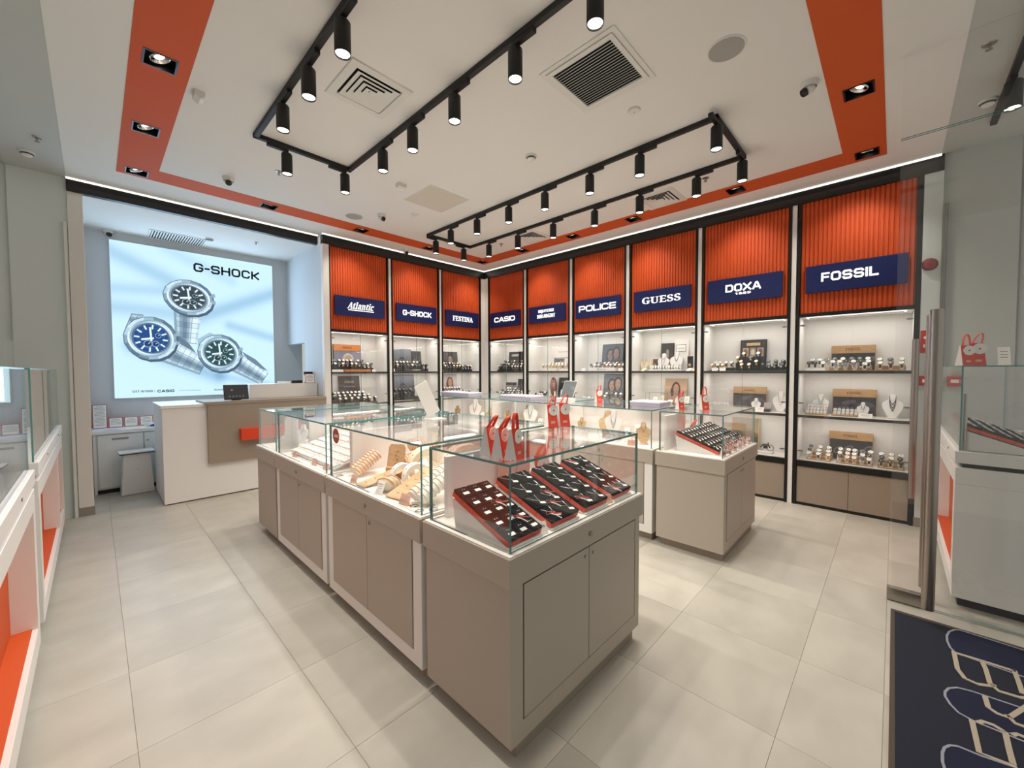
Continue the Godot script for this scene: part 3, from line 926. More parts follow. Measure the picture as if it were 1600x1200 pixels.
# ---------------------------------------------------------------- desk
func desk_area() -> void:
	var d := thing("reception_desk", "white and taupe reception desk with an orange block on its front", "desk", at(0, 0, 0))
	part(d, "body", Geo.new(M.white_lam).box(V(0.505, 0.012, -6.72), V(2.26, 1.085, -5.84), 0.002))
	part(d, "base_gap", Geo.new(M.black_matt).box(V(0.52, 0, -6.7), V(2.25, 0.012, -5.855)))
	part(d, "worktop", Geo.new(M.white_lam).box(V(0.495, 1.085, -6.73), V(0.93, 1.118, -5.83), 0.002))
	part(d, "taupe_panel", Geo.new(M.taupe_deep).box(V(0.905, 0.41, -5.84), V(2.26, 1.10, -5.795), 0.002))
	part(d, "taupe_top", Geo.new(M.taupe_deep).box(V(0.88, 1.10, -6.4), V(2.26, 1.14, -5.79), 0.002))
	part(d, "raised_shelf", Geo.new(M.white_lam).box(V(1.41, 1.14, -6.5), V(2.26, 1.325, -6.12), 0.002))
	part(d, "orange_block", Geo.new(M.orange_lacquer).box(V(1.215, 0.655, -5.795), V(1.9, 0.80, -5.71), 0.003))
	var t := thing("tablet", "black tablet with a row of icons standing on the taupe desk top", "tablet", Transform3D(Basis(V(1, 0, 0), deg_to_rad(-16)), V(1.225, 1.149, -5.93)))
	part(t, "case", Geo.new(M.black_matt).box(V(-0.13, 0.0, -0.012), V(0.13, 0.19, 0), 0.004))
	part(t, "screen", Geo.new(glow("screen_dark", "#16181d", 0.6)).box(V(-0.12, 0.012, 0), V(0.12, 0.18, 0.001)))
	var ic := Geo.new(glow("screen_icons", "#8f98a5", 0.5))
	for k in 5:
		ic.cyl(V(-0.07 + 0.035 * k, 0.04, 0.001), V(-0.07 + 0.035 * k, 0.04, 0.002), 0.009, 0.009, 10)
	ic.cyl(V(-0.045, 0.12, 0.001), V(-0.045, 0.12, 0.002), 0.012, 0.012, 12)
	part(t, "screen_icons", ic)
	part(t, "stand", Geo.new(M.black_matt).box(V(-0.05, -0.0005, -0.07), V(0.05, 0.006, -0.01)))
	var pos := thing("card_terminal", "small white card terminal on the raised desk shelf", "card terminal", at(1.86, 1.325, -6.26, 20))
	part(pos, "body", Geo.new(M.white_gloss).box(V(-0.05, 0, -0.08), V(0.05, 0.03, 0.08), 0.006))
	part(pos, "screen", Geo.new(M.dial_black).box(V(-0.035, 0.03, -0.07), V(0.035, 0.032, -0.01)))
	part(pos, "keypad", Geo.new(M.grey_card).box(V(-0.035, 0.03, 0.0), V(0.035, 0.034, 0.07), 0.002))
	var pr := thing("receipt_printer", "low black receipt printer on the raised desk shelf", "printer", at(2.03, 1.325, -6.28, -10))
	part(pr, "body", Geo.new(M.black_matt).box(V(-0.07, 0, -0.08), V(0.07, 0.042, 0.08), 0.008))
	part(pr, "paper_slot", Geo.new(M.paper).box(V(-0.035, 0.042, -0.02), V(0.035, 0.05, -0.015)))
	var pd := thing("pole_display", "black customer price display on a pole above the desk shelf", "display", at(2.2, 1.325, -6.3))
	part(pd, "base", Geo.new(M.grey_card).box(V(-0.05, 0, -0.05), V(0.05, 0.012, 0.05), 0.003))
	part(pd, "pole", Geo.new(M.grey_card).cyl(V(0, 0.01, 0), V(0, 0.13, 0), 0.014, 0.014, 10))
	part(pd, "head", Geo.new(M.black_matt).box(V(-0.06, 0.12, -0.015), V(0.06, 0.165, 0.02), 0.005))
	notice("white notice card with a red border leaning on the desk shelf", at(2.18, 1.325, -6.16), 0.13, 0.135)
	# low cabinet behind the desk
	var c := thing("office_cabinet", "low white office cabinet behind the reception desk", "cabinet", at(0, 0, 0))
	part(c, "body", Geo.new(M.white_gloss).box(V(-0.01, 0.05, -7.38), V(1.3, 0.735, -6.97), 0.002))
	part(c, "plinth", Geo.new(M.black_matt).box(V(0.0, 0, -7.36), V(1.3, 0.05, -6.99)))
	part(c, "top", Geo.new(M.white_gloss).box(V(-0.045, 0.735, -7.40), V(1.32, 0.778, -6.93), 0.002))
	part(c, "side_panel", Geo.new(M.white_gloss).box(V(-0.035, 0, -7.38), V(-0.008, 0.735, -6.955), 0.001))
	for k in 2:
		var dr := part(c, "door", Geo.new(M.white_gloss).box(V(0.005 + 0.42 * k, 0.07, -6.97), V(0.415 + 0.42 * k, 0.72, -6.952), 0.002))
		if k == 0:
			part(dr, "handle", Geo.new(M.grey_card).box(V(0.13, 0.655, -6.952), V(0.28, 0.68, -6.946), 0.002))
		else:
			part(dr, "knob", Geo.new(M.steel).cyl(V(0.455, 0.62, -6.952), V(0.455, 0.62, -6.935), 0.01, 0.012, 12))
	var st := thing("step_stool", "white step stool with a flared base before the office cabinet", "stool", at(0.335, 0, -6.78, 3))
	part(st, "base", Geo.new(M.white_gloss).prism(PackedVector2Array([V2(-0.15, 0.004), V2(0.15, 0.004), V2(0.118, 0.495), V2(-0.118, 0.495)]), -0.09, 0.09))
	part(st, "top_edge", Geo.new(M.black_matt).box(V(-0.158, 0.495, -0.12), V(0.158, 0.507, 0.12)))
	part(st, "top", Geo.new(M.white_gloss).box(V(-0.16, 0.507, -0.122), V(0.16, 0.522, 0.122), 0.002))
	part(st, "bolt", Geo.new(M.steel).cyl(V(0, 0.47, 0.09), V(0, 0.47, 0.093), 0.005, 0.005, 8))
	part(st, "bolt", Geo.new(M.steel).cyl(V(0, 0.3, 0.09), V(0, 0.3, 0.093), 0.005, 0.005, 8))
	notice("tall red bordered notice in a stand at the left end of the office cabinet", at(0.035, 0.778, -7.27), 0.13, 0.3)
	notice("small red bordered certificate, first after the tall notice", at(0.178, 0.778, -7.27), 0.13, 0.125)
	notice("small red bordered certificate, middle of the three on the office cabinet", at(0.323, 0.778, -7.27), 0.13, 0.125)
	notice("small red bordered certificate, nearest the reception desk", at(0.473, 0.778, -7.27), 0.13, 0.125)
	var rag := thing("cleaning_cloth", "white and blue cloth lying on the office cabinet", "cloth", at(0.5, 0.778, -7.1))
	var rg := Geo.new(M.paper)
	rg.put(Transform3D(Basis(V(1, 0, 0), V(0, 0.35, 0), V(0, 0, 0.8)), V(0, 0.026, 0))).ball(Vector3.ZERO, 0.07, 12)
	part(rag, "white_fold", rg)
	part(rag, "blue_fold", Geo.new(mt("cloth_blue", "#2b59b8", 0.9)).put(Transform3D(Basis(V(1.2, 0.1, 0), V(0, 0.3, 0), V(0, 0, 0.7)), V(0.06, 0.02, 0.05))).ball(Vector3.ZERO, 0.06, 12))
	for k in 3:
		solo("paper_sheet", Geo.new(mt("sheet", "#c9d3e2", 0.8)).box(V(-0.06, 0, -0.08), V(0.06, 0.003, 0.08)), "sheet of paper before the notices on the office cabinet, %s" % ["leftmost", "middle", "nearest the desk"][k], "paper", at(0.02 + 0.1 * k, 0.778 + 0.0032 * (k % 2), -7.08 + 0.02 * k, -8 + 9 * k), "papers on the office cabinet")
	poster()


func notice(label: String, x: Transform3D, w: float, h: float) -> void:
	var o := thing("notice_frame", label, "notice", x * Transform3D(Basis(V(1, 0, 0), deg_to_rad(-8)), V(0, 0.001, 0)))
	part(o, "border", Geo.new(M.red).box(V(-w / 2, 0, -0.003), V(w / 2, h, 0.0), 0.0))
	part(o, "sheet", Geo.new(M.paper).box(V(-w / 2 + 0.006, 0.006, 0), V(w / 2 - 0.006, h - 0.006, 0.001)))
	var g := Geo.new(M.grey_card)
	var n := int(h / 0.018) - 2
	for k in n:
		var ww := w * (0.36 if k % 4 else 0.25)
		g.box(V(-ww, h - 0.028 - k * 0.018, 0.001), V(ww, h - 0.023 - k * 0.018, 0.0014))
	part(o, "print", g)
	part(o, "foot", Geo.new(M.acrylic).box(V(-w / 2, 0, -0.04), V(w / 2, 0.003, -0.003)))


# -- flat print is drawn into pictures
func fill(im: Image, p: Array, c: Color) -> void:
	var w := im.get_width()
	var h := im.get_height()
	var lo := 1e9
	var hi := -1e9
	for q in p:
		lo = minf(lo, q.y * h)
		hi = maxf(hi, q.y * h)
	for y in range(maxi(0, int(floor(lo))), mini(h, int(ceil(hi)) + 1)):
		var xs := []
		for i in p.size():
			var a: Vector2 = p[i] * V2(w, h)
			var b: Vector2 = p[(i + 1) % p.size()] * V2(w, h)
			var yy := y + 0.5
			if (a.y <= yy) != (b.y <= yy):
				xs.append(a.x + (yy - a.y) / (b.y - a.y) * (b.x - a.x))
		xs.sort()
		for k in range(0, xs.size() - 1, 2):
			var x0 := clampi(int(round(xs[k])), 0, w)
			var x1 := clampi(int(round(xs[k + 1])), 0, w)
			if x1 > x0:
				im.fill_rect(Rect2i(x0, y, x1 - x0, 1), c)

func oval(c: Vector2, rx: float, ry: float, rot := 0.0, n := 40, a0 := 0.0, a1 := TAU) -> Array:
	var o := []
	for i in n:
		var a := a0 + (a1 - a0) * i / n
		o.append(c + V2(rx * cos(a) * cos(rot) - ry * sin(a) * sin(rot), rx * cos(a) * sin(rot) + ry * sin(a) * cos(rot)))
	return o

func bar(a: Vector2, b: Vector2, w: float) -> Array:
	var n := (b - a).normalized().orthogonal() * w / 2
	return [a + n, b + n, b - n, a - n]


func printed_watch(im: Image, c: Vector2, r: float, sq: float, rot: float, dial: Color) -> void:
	var hexa := func(k: float, n: int) -> Array:
		return oval(c, r * k, r * k * sq, rot, n)
	fill(im, oval(c + V2(0.010, 0.016), r * 1.2, r * 1.2 * sq, rot, 16), Color("#4f606e"))
	var facet := func(k0: float, k1: float, n: int, dark: Color, light: Color, ph: float) -> void:
		for k in n:
			var q := []
			for e in [[k0, k], [k1, k], [k1, k + 1.06], [k0, k + 1.06]]:
				var a: float = TAU * e[1] / n
				q.append(c + V2(r * e[0] * cos(a) * cos(rot) - r * sq * e[0] * sin(a) * sin(rot), r * e[0] * cos(a) * sin(rot) + r * sq * e[0] * sin(a) * cos(rot)))
			fill(im, q, dark.lerp(light, 0.5 + 0.5 * sin(TAU * k / n * 2.0 + ph)))
	fill(im, hexa.call(1.23, 16), Color("#51646f"))
	facet.call(1.0, 1.2, 16, Color("#62788a"), Color("#e4f0f6"), 0.6)
	fill(im, hexa.call(1.03, 48), Color("#4e606c"))
	facet.call(0.94, 1.04, 32, Color("#98adba"), Color("#ffffff"), 2.4)
	fill(im, hexa.call(0.95, 48), Color("#566874"))
	facet.call(0.84, 0.95, 48, Color("#8b9ca8"), Color("#f2f8fb"), 4.0)
	for k in 2:
		fill(im, bar(c + V2(r * 1.16 * cos(rot - 0.35 + 0.4 * k), r * 1.16 * sq * sin(rot - 0.35 + 0.4 * k)), c + V2(r * 1.34 * cos(rot - 0.35 + 0.4 * k), r * 1.34 * sq * sin(rot - 0.35 + 0.4 * k)), r * 0.2), Color("#9db0bc"))
	fill(im, hexa.call(0.86, 48), Color("#5a6a76"))
	fill(im, hexa.call(0.83, 48), dial)
	fill(im, hexa.call(0.62, 48), dial.lightened(0.12))
	fill(im, hexa.call(0.58, 48), dial)
	var p := func(a: float, k: float) -> Vector2:
		return c + V2(r * k * cos(a) * cos(rot) - r * sq * k * sin(a) * sin(rot), r * k * cos(a) * sin(rot) + r * sq * k * sin(a) * cos(rot))
	for k in 60:
		fill(im, bar(p.call(TAU * k / 60, 0.78), p.call(TAU * k / 60, 0.82), 0.002), Color("#cfd9df"))
	for k in 12:
		fill(im, bar(p.call(TAU * k / 12, 0.52), p.call(TAU * k / 12, 0.76), r * 0.085), Color("#f2f7fa"))
	for q in [[0.9, 0.36, 0.17], [1.9, 0.34, 0.2], [-0.6, 0.36, 0.14]]:
		var cc: Vector2 = p.call(q[0], q[1])
		fill(im, oval(cc, r * q[2], r * q[2] * sq, rot), Color("#c3ccd2"))
		fill(im, oval(cc, r * q[2] * 0.84, r * q[2] * 0.84 * sq, rot), dial.darkened(0.2))
		fill(im, bar(cc, cc + V2(r * q[2] * 0.5, -r * q[2] * 0.4), 0.004), Color("#e8eef1"))
	fill(im, bar(p.call(-1.75, -0.15), p.call(-1.75, 0.62), r * 0.09), Color("#ffffff"))
	fill(im, bar(p.call(2.85, -0.12), p.call(2.85, 0.45), r * 0.1), Color("#ffffff"))
	fill(im, oval(c, r * 0.08, r * 0.08 * sq), Color("#f4f8fa"))


func links(im: Image, a: Vector2, b: Vector2, wa: float, wb: float, n: int) -> void:
	for k in n:
		var f0 := float(k) / n
		var f1 := float(k + 1) / n
		var d := (b - a).normalized().orthogonal()
		var p0 := a.lerp(b, f0)
		var p1 := a.lerp(b, f1)
		var w0 := lerpf(wa, wb, f0) / 2
		var w1 := lerpf(wa, wb, f1) / 2
		for e in 10:
			var u0 := 1.0 - 0.2 * e
			var u1 := 0.79 - 0.2 * e
			fill(im, [p0 + d * w0 * u0, p1 + d * w1 * u0, p1 + d * w1 * u1, p0 + d * w0 * u1], Color("#66798a").lerp(Color("#f6fbfd"), clampf(0.5 + 0.45 * sin(e * 0.75 + 0.5) + (0.12 if k % 2 else 0.0), 0, 1)))
		fill(im, bar(p1 + d * w1, p1 - d * w1, 0.004), Color("#5f7382"))
		fill(im, bar(p0 + d * w0 * 0.35, p1 + d * w1 * 0.35, 0.003), Color("#91a5b3"))
		fill(im, bar(p0 - d * w0 * 0.35, p1 - d * w1 * 0.35, 0.003), Color("#91a5b3"))
		fill(im, bar(p0 - d * w0 * 0.9, p1 - d * w1 * 0.9, w1 * 0.2), Color("#8fa6b5"))


func poster() -> void:
	var im := Image.create(94, 103, false, Image.FORMAT_RGB8)
	var bands := [[V2(0, 0.07), V2(0.42, 0.26), 0.05, 0.16], [V2(0.0, 0.3), V2(0.45, 0.28), 0.04, 0.12], [V2(0, 0.42), V2(0.4, 0.44), 0.05, 0.14], [V2(0.45, 0.46), V2(1.0, 0.22), 0.05, 0.2], [V2(0.68, 0.49), V2(1.0, 0.57), 0.035, 0.16], [V2(0.1, 0.66), V2(0.6, 0.87), 0.05, 0.22], [V2(0.6, 0.86), V2(1.0, 0.95), 0.03, 0.12], [V2(0.3, 0.0), V2(0.7, 0.16), 0.04, 0.08]]
	for y in 103:
		for x in 94:
			var p := V2((x + 0.5) / 94, (y + 0.5) / 103)
			var k := 0.0
			for b in bands:
				var ab: Vector2 = b[1] - b[0]
				var f := clampf((p - b[0]).dot(ab) / ab.length_squared(), 0, 1)
				var d: float = (p - b[0] - ab * f).length() / b[2]
				k += b[3] * exp(-d * d)
			im.set_pixel(x, y, Color("#e2f4fb").lerp(Color("#7fa6c8"), minf(k * 2.4, 0.9)))
	im.resize(940, 1030, Image.INTERPOLATE_CUBIC)
	links(im, V2(0.415, 0.42), V2(0.40, 0.63), 0.17, 0.13, 6)
	fill(im, [V2(0.33, 0.56), V2(0.42, 0.64), V2(0.47, 0.72), V2(0.40, 0.70), V2(0.32, 0.62)], Color("#6c7d8b"))
	links(im, V2(0.14, 0.52), V2(0.085, 0.5), 0.14, 0.1, 2)
	links(im, V2(0.27, 0.68), V2(0.50, 0.80), 0.17, 0.12, 7)
	links(im, V2(0.68, 0.73), V2(0.92, 0.89), 0.17, 0.11, 8)
	fill(im, [V2(0.76, 0.68), V2(0.86, 0.74), V2(0.95, 0.83), V2(0.90, 0.81), V2(0.80, 0.74)], Color("#74879a"))
	fill(im, [V2(0.47, 0.6), V2(0.55, 0.55), V2(0.60, 0.58), V2(0.47, 0.70)], Color("#b3c7d3"))
	printed_watch(im, V2(0.425, 0.315), 0.126, 0.8, 0.1, Color("#39434a"))
	printed_watch(im, V2(0.2, 0.61), 0.122, 0.97, 0.12, Color("#1f4a86"))
	printed_watch(im, V2(0.612, 0.697), 0.12, 0.93, 0.1, Color("#24494a"))
	var g := M.get("poster_light", null)
	var m := glow("poster_light", "#ffffff", 1.15)
	m.albedo_color = Color(0.05, 0.05, 0.05)
	m.emission_texture = ImageTexture.create_from_image(im)
	m.emission = Color("#e4f6ff")
	m.emission_operator = BaseMaterial3D.EMISSION_OP_MULTIPLY
	var o := thing("lightbox_poster", "large backlit advertising poster of three steel wristwatches on the niche wall", "poster", at(0.18, 1.15, -7.42))
	part(o, "frame", Geo.new(M.white_gloss).box(V(-0.006, -0.006, 0), V(1.876, 2.066, 0.05), 0.002))
	part(o, "poster_light", Geo.new(m).face(V(0, 0, 0.0515), V(1.87, 0, 0.0515), V(1.87, 2.06, 0.0515), V(0, 2.06, 0.0515)))
	var ink := mt("poster_ink", "#12171c", 0.8)
	block(o, "lettering", "G-SHOCK", 0.83, 0.125, 0.2, ink, at(1.27, 1.862, 0.0525), 0.001)
	var gi := mt("poster_ink_grey", "#4d6474", 0.8)
	fit(o, "lettering", "GST-B1000", 0.205, 0.03, gi, at(0.27, 0.082, 0.0525), false, 0.0, 0.001)
	block(o, "lettering", "CASIO", 0.18, 0.036, 0.24, ink, at(0.51, 0.078, 0.0525), 0.001)
	fit(o, "lettering", "Bluetooth", 0.12, 0.026, gi, at(1.12, 0.074, 0.0525), false, 0.0, 0.001)
	part(o, "small_print", Geo.new(mt("poster_ink_pale", "#8fabbb", 0.8)).box(V(0.65, 0.074, 0.052), V(0.9, 0.079, 0.053)).box(V(0.39, 0.06, 0.052), V(0.394, 0.1, 0.053)))


# ---------------------------------------------------------------- display counters of the two islands
func counter(label: String, x0: float, x1: float, z0: float, z1: float, white: bool, doors: String, group: String) -> Node3D:
	var o := thing("display_counter", label, "display counter", at(x0, 0, z0), group)
	var w := x1 - x0
	var d := z0 - z1          # the counter reaches from z = 0 back to -d
	var bodym: Material = M.white_lam if white else M.taupe
	part(o, "plinth", Geo.new(M.taupe_dark).box(V(0.06, 0, -0.03), V(w - 0.06, 0.075, -d + 0.03)))
	part(o, "body", Geo.new(bodym).box(V(0.012, 0.07, -0.008), V(w - 0.03, 0.692, -d + 0.008), 0.002))
	part(o, "apron", Geo.new(M.taupe).box(V(0, 0.69, 0), V(w, 0.806, -d), 0.002))
	part(o, "deck", Geo.new(M.deck_white).box(V(0.006, 0.806, -0.006), V(w - 0.006, DECK, -d + 0.006), 0.001))
	if doors == "x":
		part(o, "door_gap_shade", Geo.new(M.black_matt).box(V(0.0112, 0.141, -0.081), V(0.014, 0.69, -d + 0.081)))  # flat black sheet showing round the doors; paints the shade in their gaps
		for k in 2:
			var a := 0.085 + (d - 0.17) / 2 * k
			var b := 0.085 + (d - 0.17) / 2 * (k + 1) - 0.004
			var dr := part(o, "door", Geo.new(M.taupe).box(V(0.008, 0.145, -a), V(0.013, 0.688, -b), 0.0015))
			if k == 0:
				part(dr, "lock", Geo.new(M.steel).cyl(V(0.006, 0.65, -b + 0.03), V(0.002, 0.65, -b + 0.03), 0.008, 0.008, 12))
		part(o, "lock", Geo.new(M.steel).cyl(V(0, 0.745, -d / 2), V(-0.006, 0.745, -d / 2), 0.012, 0.012, 16))
	elif doors == "z":
		part(o, "door_gap_shade", Geo.new(M.black_matt).box(V(0.081, 0.151, -0.012), V(w - 0.081, 0.686, -0.0072)))  # no real recess: the dark door gaps are shade painted by this sheet
		for k in 2:
			var a := 0.085 + (w - 0.17) / 2 * k
			var b := 0.085 + (w - 0.17) / 2 * (k + 1) - 0.004
			var dr := part(o, "door", Geo.new(M.taupe).box(V(a, 0.155, -0.011), V(b, 0.682, -0.005), 0.0015))
			part(dr, "lock", Geo.new(M.steel).cyl(V(b - 0.03 if k == 0 else a + 0.03, 0.645, -0.004), V(b - 0.03 if k == 0 else a + 0.03, 0.645, 0.0), 0.008, 0.008, 12))
		part(o, "lock", Geo.new(M.steel).cyl(V(w / 2, 0.745, 0), V(w / 2, 0.745, 0.006), 0.012, 0.012, 16))
	var i := 0.024
	var e := 0.010
	part(o, "glass_top", pane(Geo.new(M.glass), V(i, TOP - e, -i), V(w - i, TOP, -d + i)))
	part(o, "glass_side", pane(Geo.new(M.glass), V(i, DECK, -i), V(i + e, TOP - e, -d + i)))
	part(o, "glass_side", pane(Geo.new(M.glass), V(w - i - e, DECK, -i), V(w - i, TOP - e, -d + i)))
	part(o, "glass_front", pane(Geo.new(M.glass), V(i + e, DECK, -i - e), V(w - i - e, TOP - e, -i)))
	part(o, "glass_back", pane(Geo.new(M.glass), V(i + e, DECK, -d + i), V(w - i - e, TOP - e, -d + i + e)))
	return o

func divider(o: Node3D, a: Vector3, b: Vector3) -> void:
	part(o, "divider", Geo.new(M.white_lam).box(a, b, 0.002))


func islands() -> void:
	var g := "counters of the near island"
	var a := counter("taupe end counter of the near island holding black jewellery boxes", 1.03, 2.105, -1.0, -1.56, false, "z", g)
	divider(a, V(0.09, DECK, -0.515), V(0.46, 1.10, -0.49))
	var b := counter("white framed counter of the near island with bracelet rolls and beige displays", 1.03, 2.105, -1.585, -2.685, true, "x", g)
	divider(b, V(0.155, DECK, -1.075), V(0.75, 1.095, -1.035))
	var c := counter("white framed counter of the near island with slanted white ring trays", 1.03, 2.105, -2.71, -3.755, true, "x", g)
	divider(c, V(0.26, DECK, -1.01), V(0.85, 1.085, -0.985))
	counter("taupe far end counter of the near island, next to the reception desk", 1.03, 2.105, -3.775, -4.32, false, "", g)
	g = "counters of the far island"
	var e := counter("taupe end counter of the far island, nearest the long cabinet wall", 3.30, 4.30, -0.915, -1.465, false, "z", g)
	divider(e, V(0.06, DECK, -0.50), V(0.30, 1.11, -0.48))
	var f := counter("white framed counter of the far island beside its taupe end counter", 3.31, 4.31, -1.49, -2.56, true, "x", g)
	divider(f, V(0.48, DECK, -1.02), V(0.5, 1.10, -0.06))
	divider(f, V(0.05, DECK, -1.03), V(0.45, 1.10, -1.01))
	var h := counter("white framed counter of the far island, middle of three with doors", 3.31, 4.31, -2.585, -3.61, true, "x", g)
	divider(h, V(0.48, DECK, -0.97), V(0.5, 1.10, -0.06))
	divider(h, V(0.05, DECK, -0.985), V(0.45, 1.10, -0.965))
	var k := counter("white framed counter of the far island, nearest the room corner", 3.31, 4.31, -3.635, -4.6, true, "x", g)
	divider(k, V(0.48, DECK, -0.92), V(0.5, 1.09, -0.06))


# ---------------------------------------------------------------- window cases, glass fronts
func window_case(label: String, x: Transform3D, n: float, depth: float, niches: Array) -> Node3D:
	var o := thing("window_case", label, "display counter", x, "cases in the shop windows")
	part(o, "plinth", Geo.new(M.black_matt).box(V(0.04, 0, -depth + 0.02), V(n - 0.04, 0.06, -0.03)))
	var f := Geo.new(M.white_lam)
	f.box(V(0, 0.06, -depth), V(n, 0.885, -depth + 0.02))
	f.box(V(0, 0.78, -depth + 0.02), V(n, 0.885, 0), 0.002).box(V(0, 0.06, -depth + 0.02), V(n, 0.17, 0), 0.002)
	var posts := [[0.0, niches[0][0]], [niches[-1][1], n]]
	for k in niches.size() - 1:
		posts.append([niches[k][1], niches[k + 1][0]])
	for q in posts:
		f.box(V(q[0], 0.17, -depth + 0.02), V(q[1], 0.78, 0))
	part(o, "frame", f)
	for q in niches:
		var h := Geo.new(M.orange_paint)
		h.box(V(q[0], 0.17, -0.10), V(q[1], 0.78, -0.09)).box(V(q[0], 0.17, -0.09), V(q[1], 0.176, -0.02))
		part(o, "orange_niche", h)
	part(o, "shadow_gap", Geo.new(M.black_matt).box(V(0.02, 0.885, -depth + 0.02), V(n - 0.02, 0.912, -0.03)))
	part(o, "top_slab", Geo.new(M.white_lam).box(V(0, 0.912, -depth), V(n, 0.986, 0.004), 0.002))
	part(o, "lock", Geo.new(M.steel).cyl(V(n * 0.25, 0.95, 0.004), V(n * 0.25, 0.95, 0.008), 0.008, 0.008, 10))
	part(o, "lock", Geo.new(M.steel).cyl(V(n * 0.75, 0.95, 0.004), V(n * 0.75, 0.95, 0.008), 0.008, 0.008, 10))
	part(o, "glass_front", pane(Geo.new(M.glass), V(0.02, 0.986, -0.022), V(n - 0.02, 1.513, -0.014)))
	part(o, "glass_back", pane(Geo.new(M.glass), V(0.02, 0.986, -depth + 0.014), V(n - 0.02, 1.513, -depth + 0.022)))
	part(o, "glass_side", pane(Geo.new(M.glass), V(0.02, 0.986, -depth + 0.022), V(0.028, 1.513, -0.022)))
	part(o, "glass_side", pane(Geo.new(M.glass), V(n - 0.028, 0.986, -depth + 0.022), V(n - 0.02, 1.513, -0.022)))
	part(o, "glass_top", pane(Geo.new(M.glass), V(0.02, 1.513, -depth + 0.014), V(n - 0.02, 1.521, -0.014)))
	return o


func window_zone() -> void:
	window_case("white window case with orange niches by the lightbox niche", at(-0.235, 0, -3.5, 90), 2.35, 0.27, [[0.085, 1.62], [1.7, 2.27]])
	window_case("white window case with orange niches, nearest the camera along the side window", at(-0.235, 0, -1.0, 90), 2.27, 0.27, [[0.1, 2.18]])
	window_case("white window case with an orange niche seen through the glass door", at(5.35, 0, 0.29, 180), 1.63, 0.41, [[0.085, 1.545]])
	struct("wall_window_end", Geo.new(M.pale_wall).box(V(-0.62, 0, -6.2), V(-0.145, 3.6, -6.07)))
	struct("wall_window_front_end", Geo.new(M.zone_dimmed_grey).box(V(5.40, 0, 0.29), V(5.95, 3.6, 0.9)))
	struct("window_1", pane(Geo.new(M.glass), V(-0.535, 0, -6.07), V(-0.523, 3.452, 2.0)))
	struct("window_2", pane(Geo.new(M.glass), V(3.57, 0, 0.735), V(5.40, 3.452, 0.747)))
	struct("trim_jamb", Geo.new(M.plastic_white).box(V(-0.175, 0, -6.07), V(-0.15, 3.0, -6.03), 0.002))
	struct("window_4", pane(Geo.new(M.glass), V(3.544, 2.945, 0.0), V(3.556, 3.452, 1.6)))
	# the mall behind the side window
	struct("wall_mall", Geo.new(M.pale_wall).box(V(-4.2, 0, -9), V(-4.1, 4.5, 4)))
	struct("floor_mall", Geo.new(M.floor_tile_0).box(V(-4.1, -0.12, -9), V(-1.2, 0, 4)))


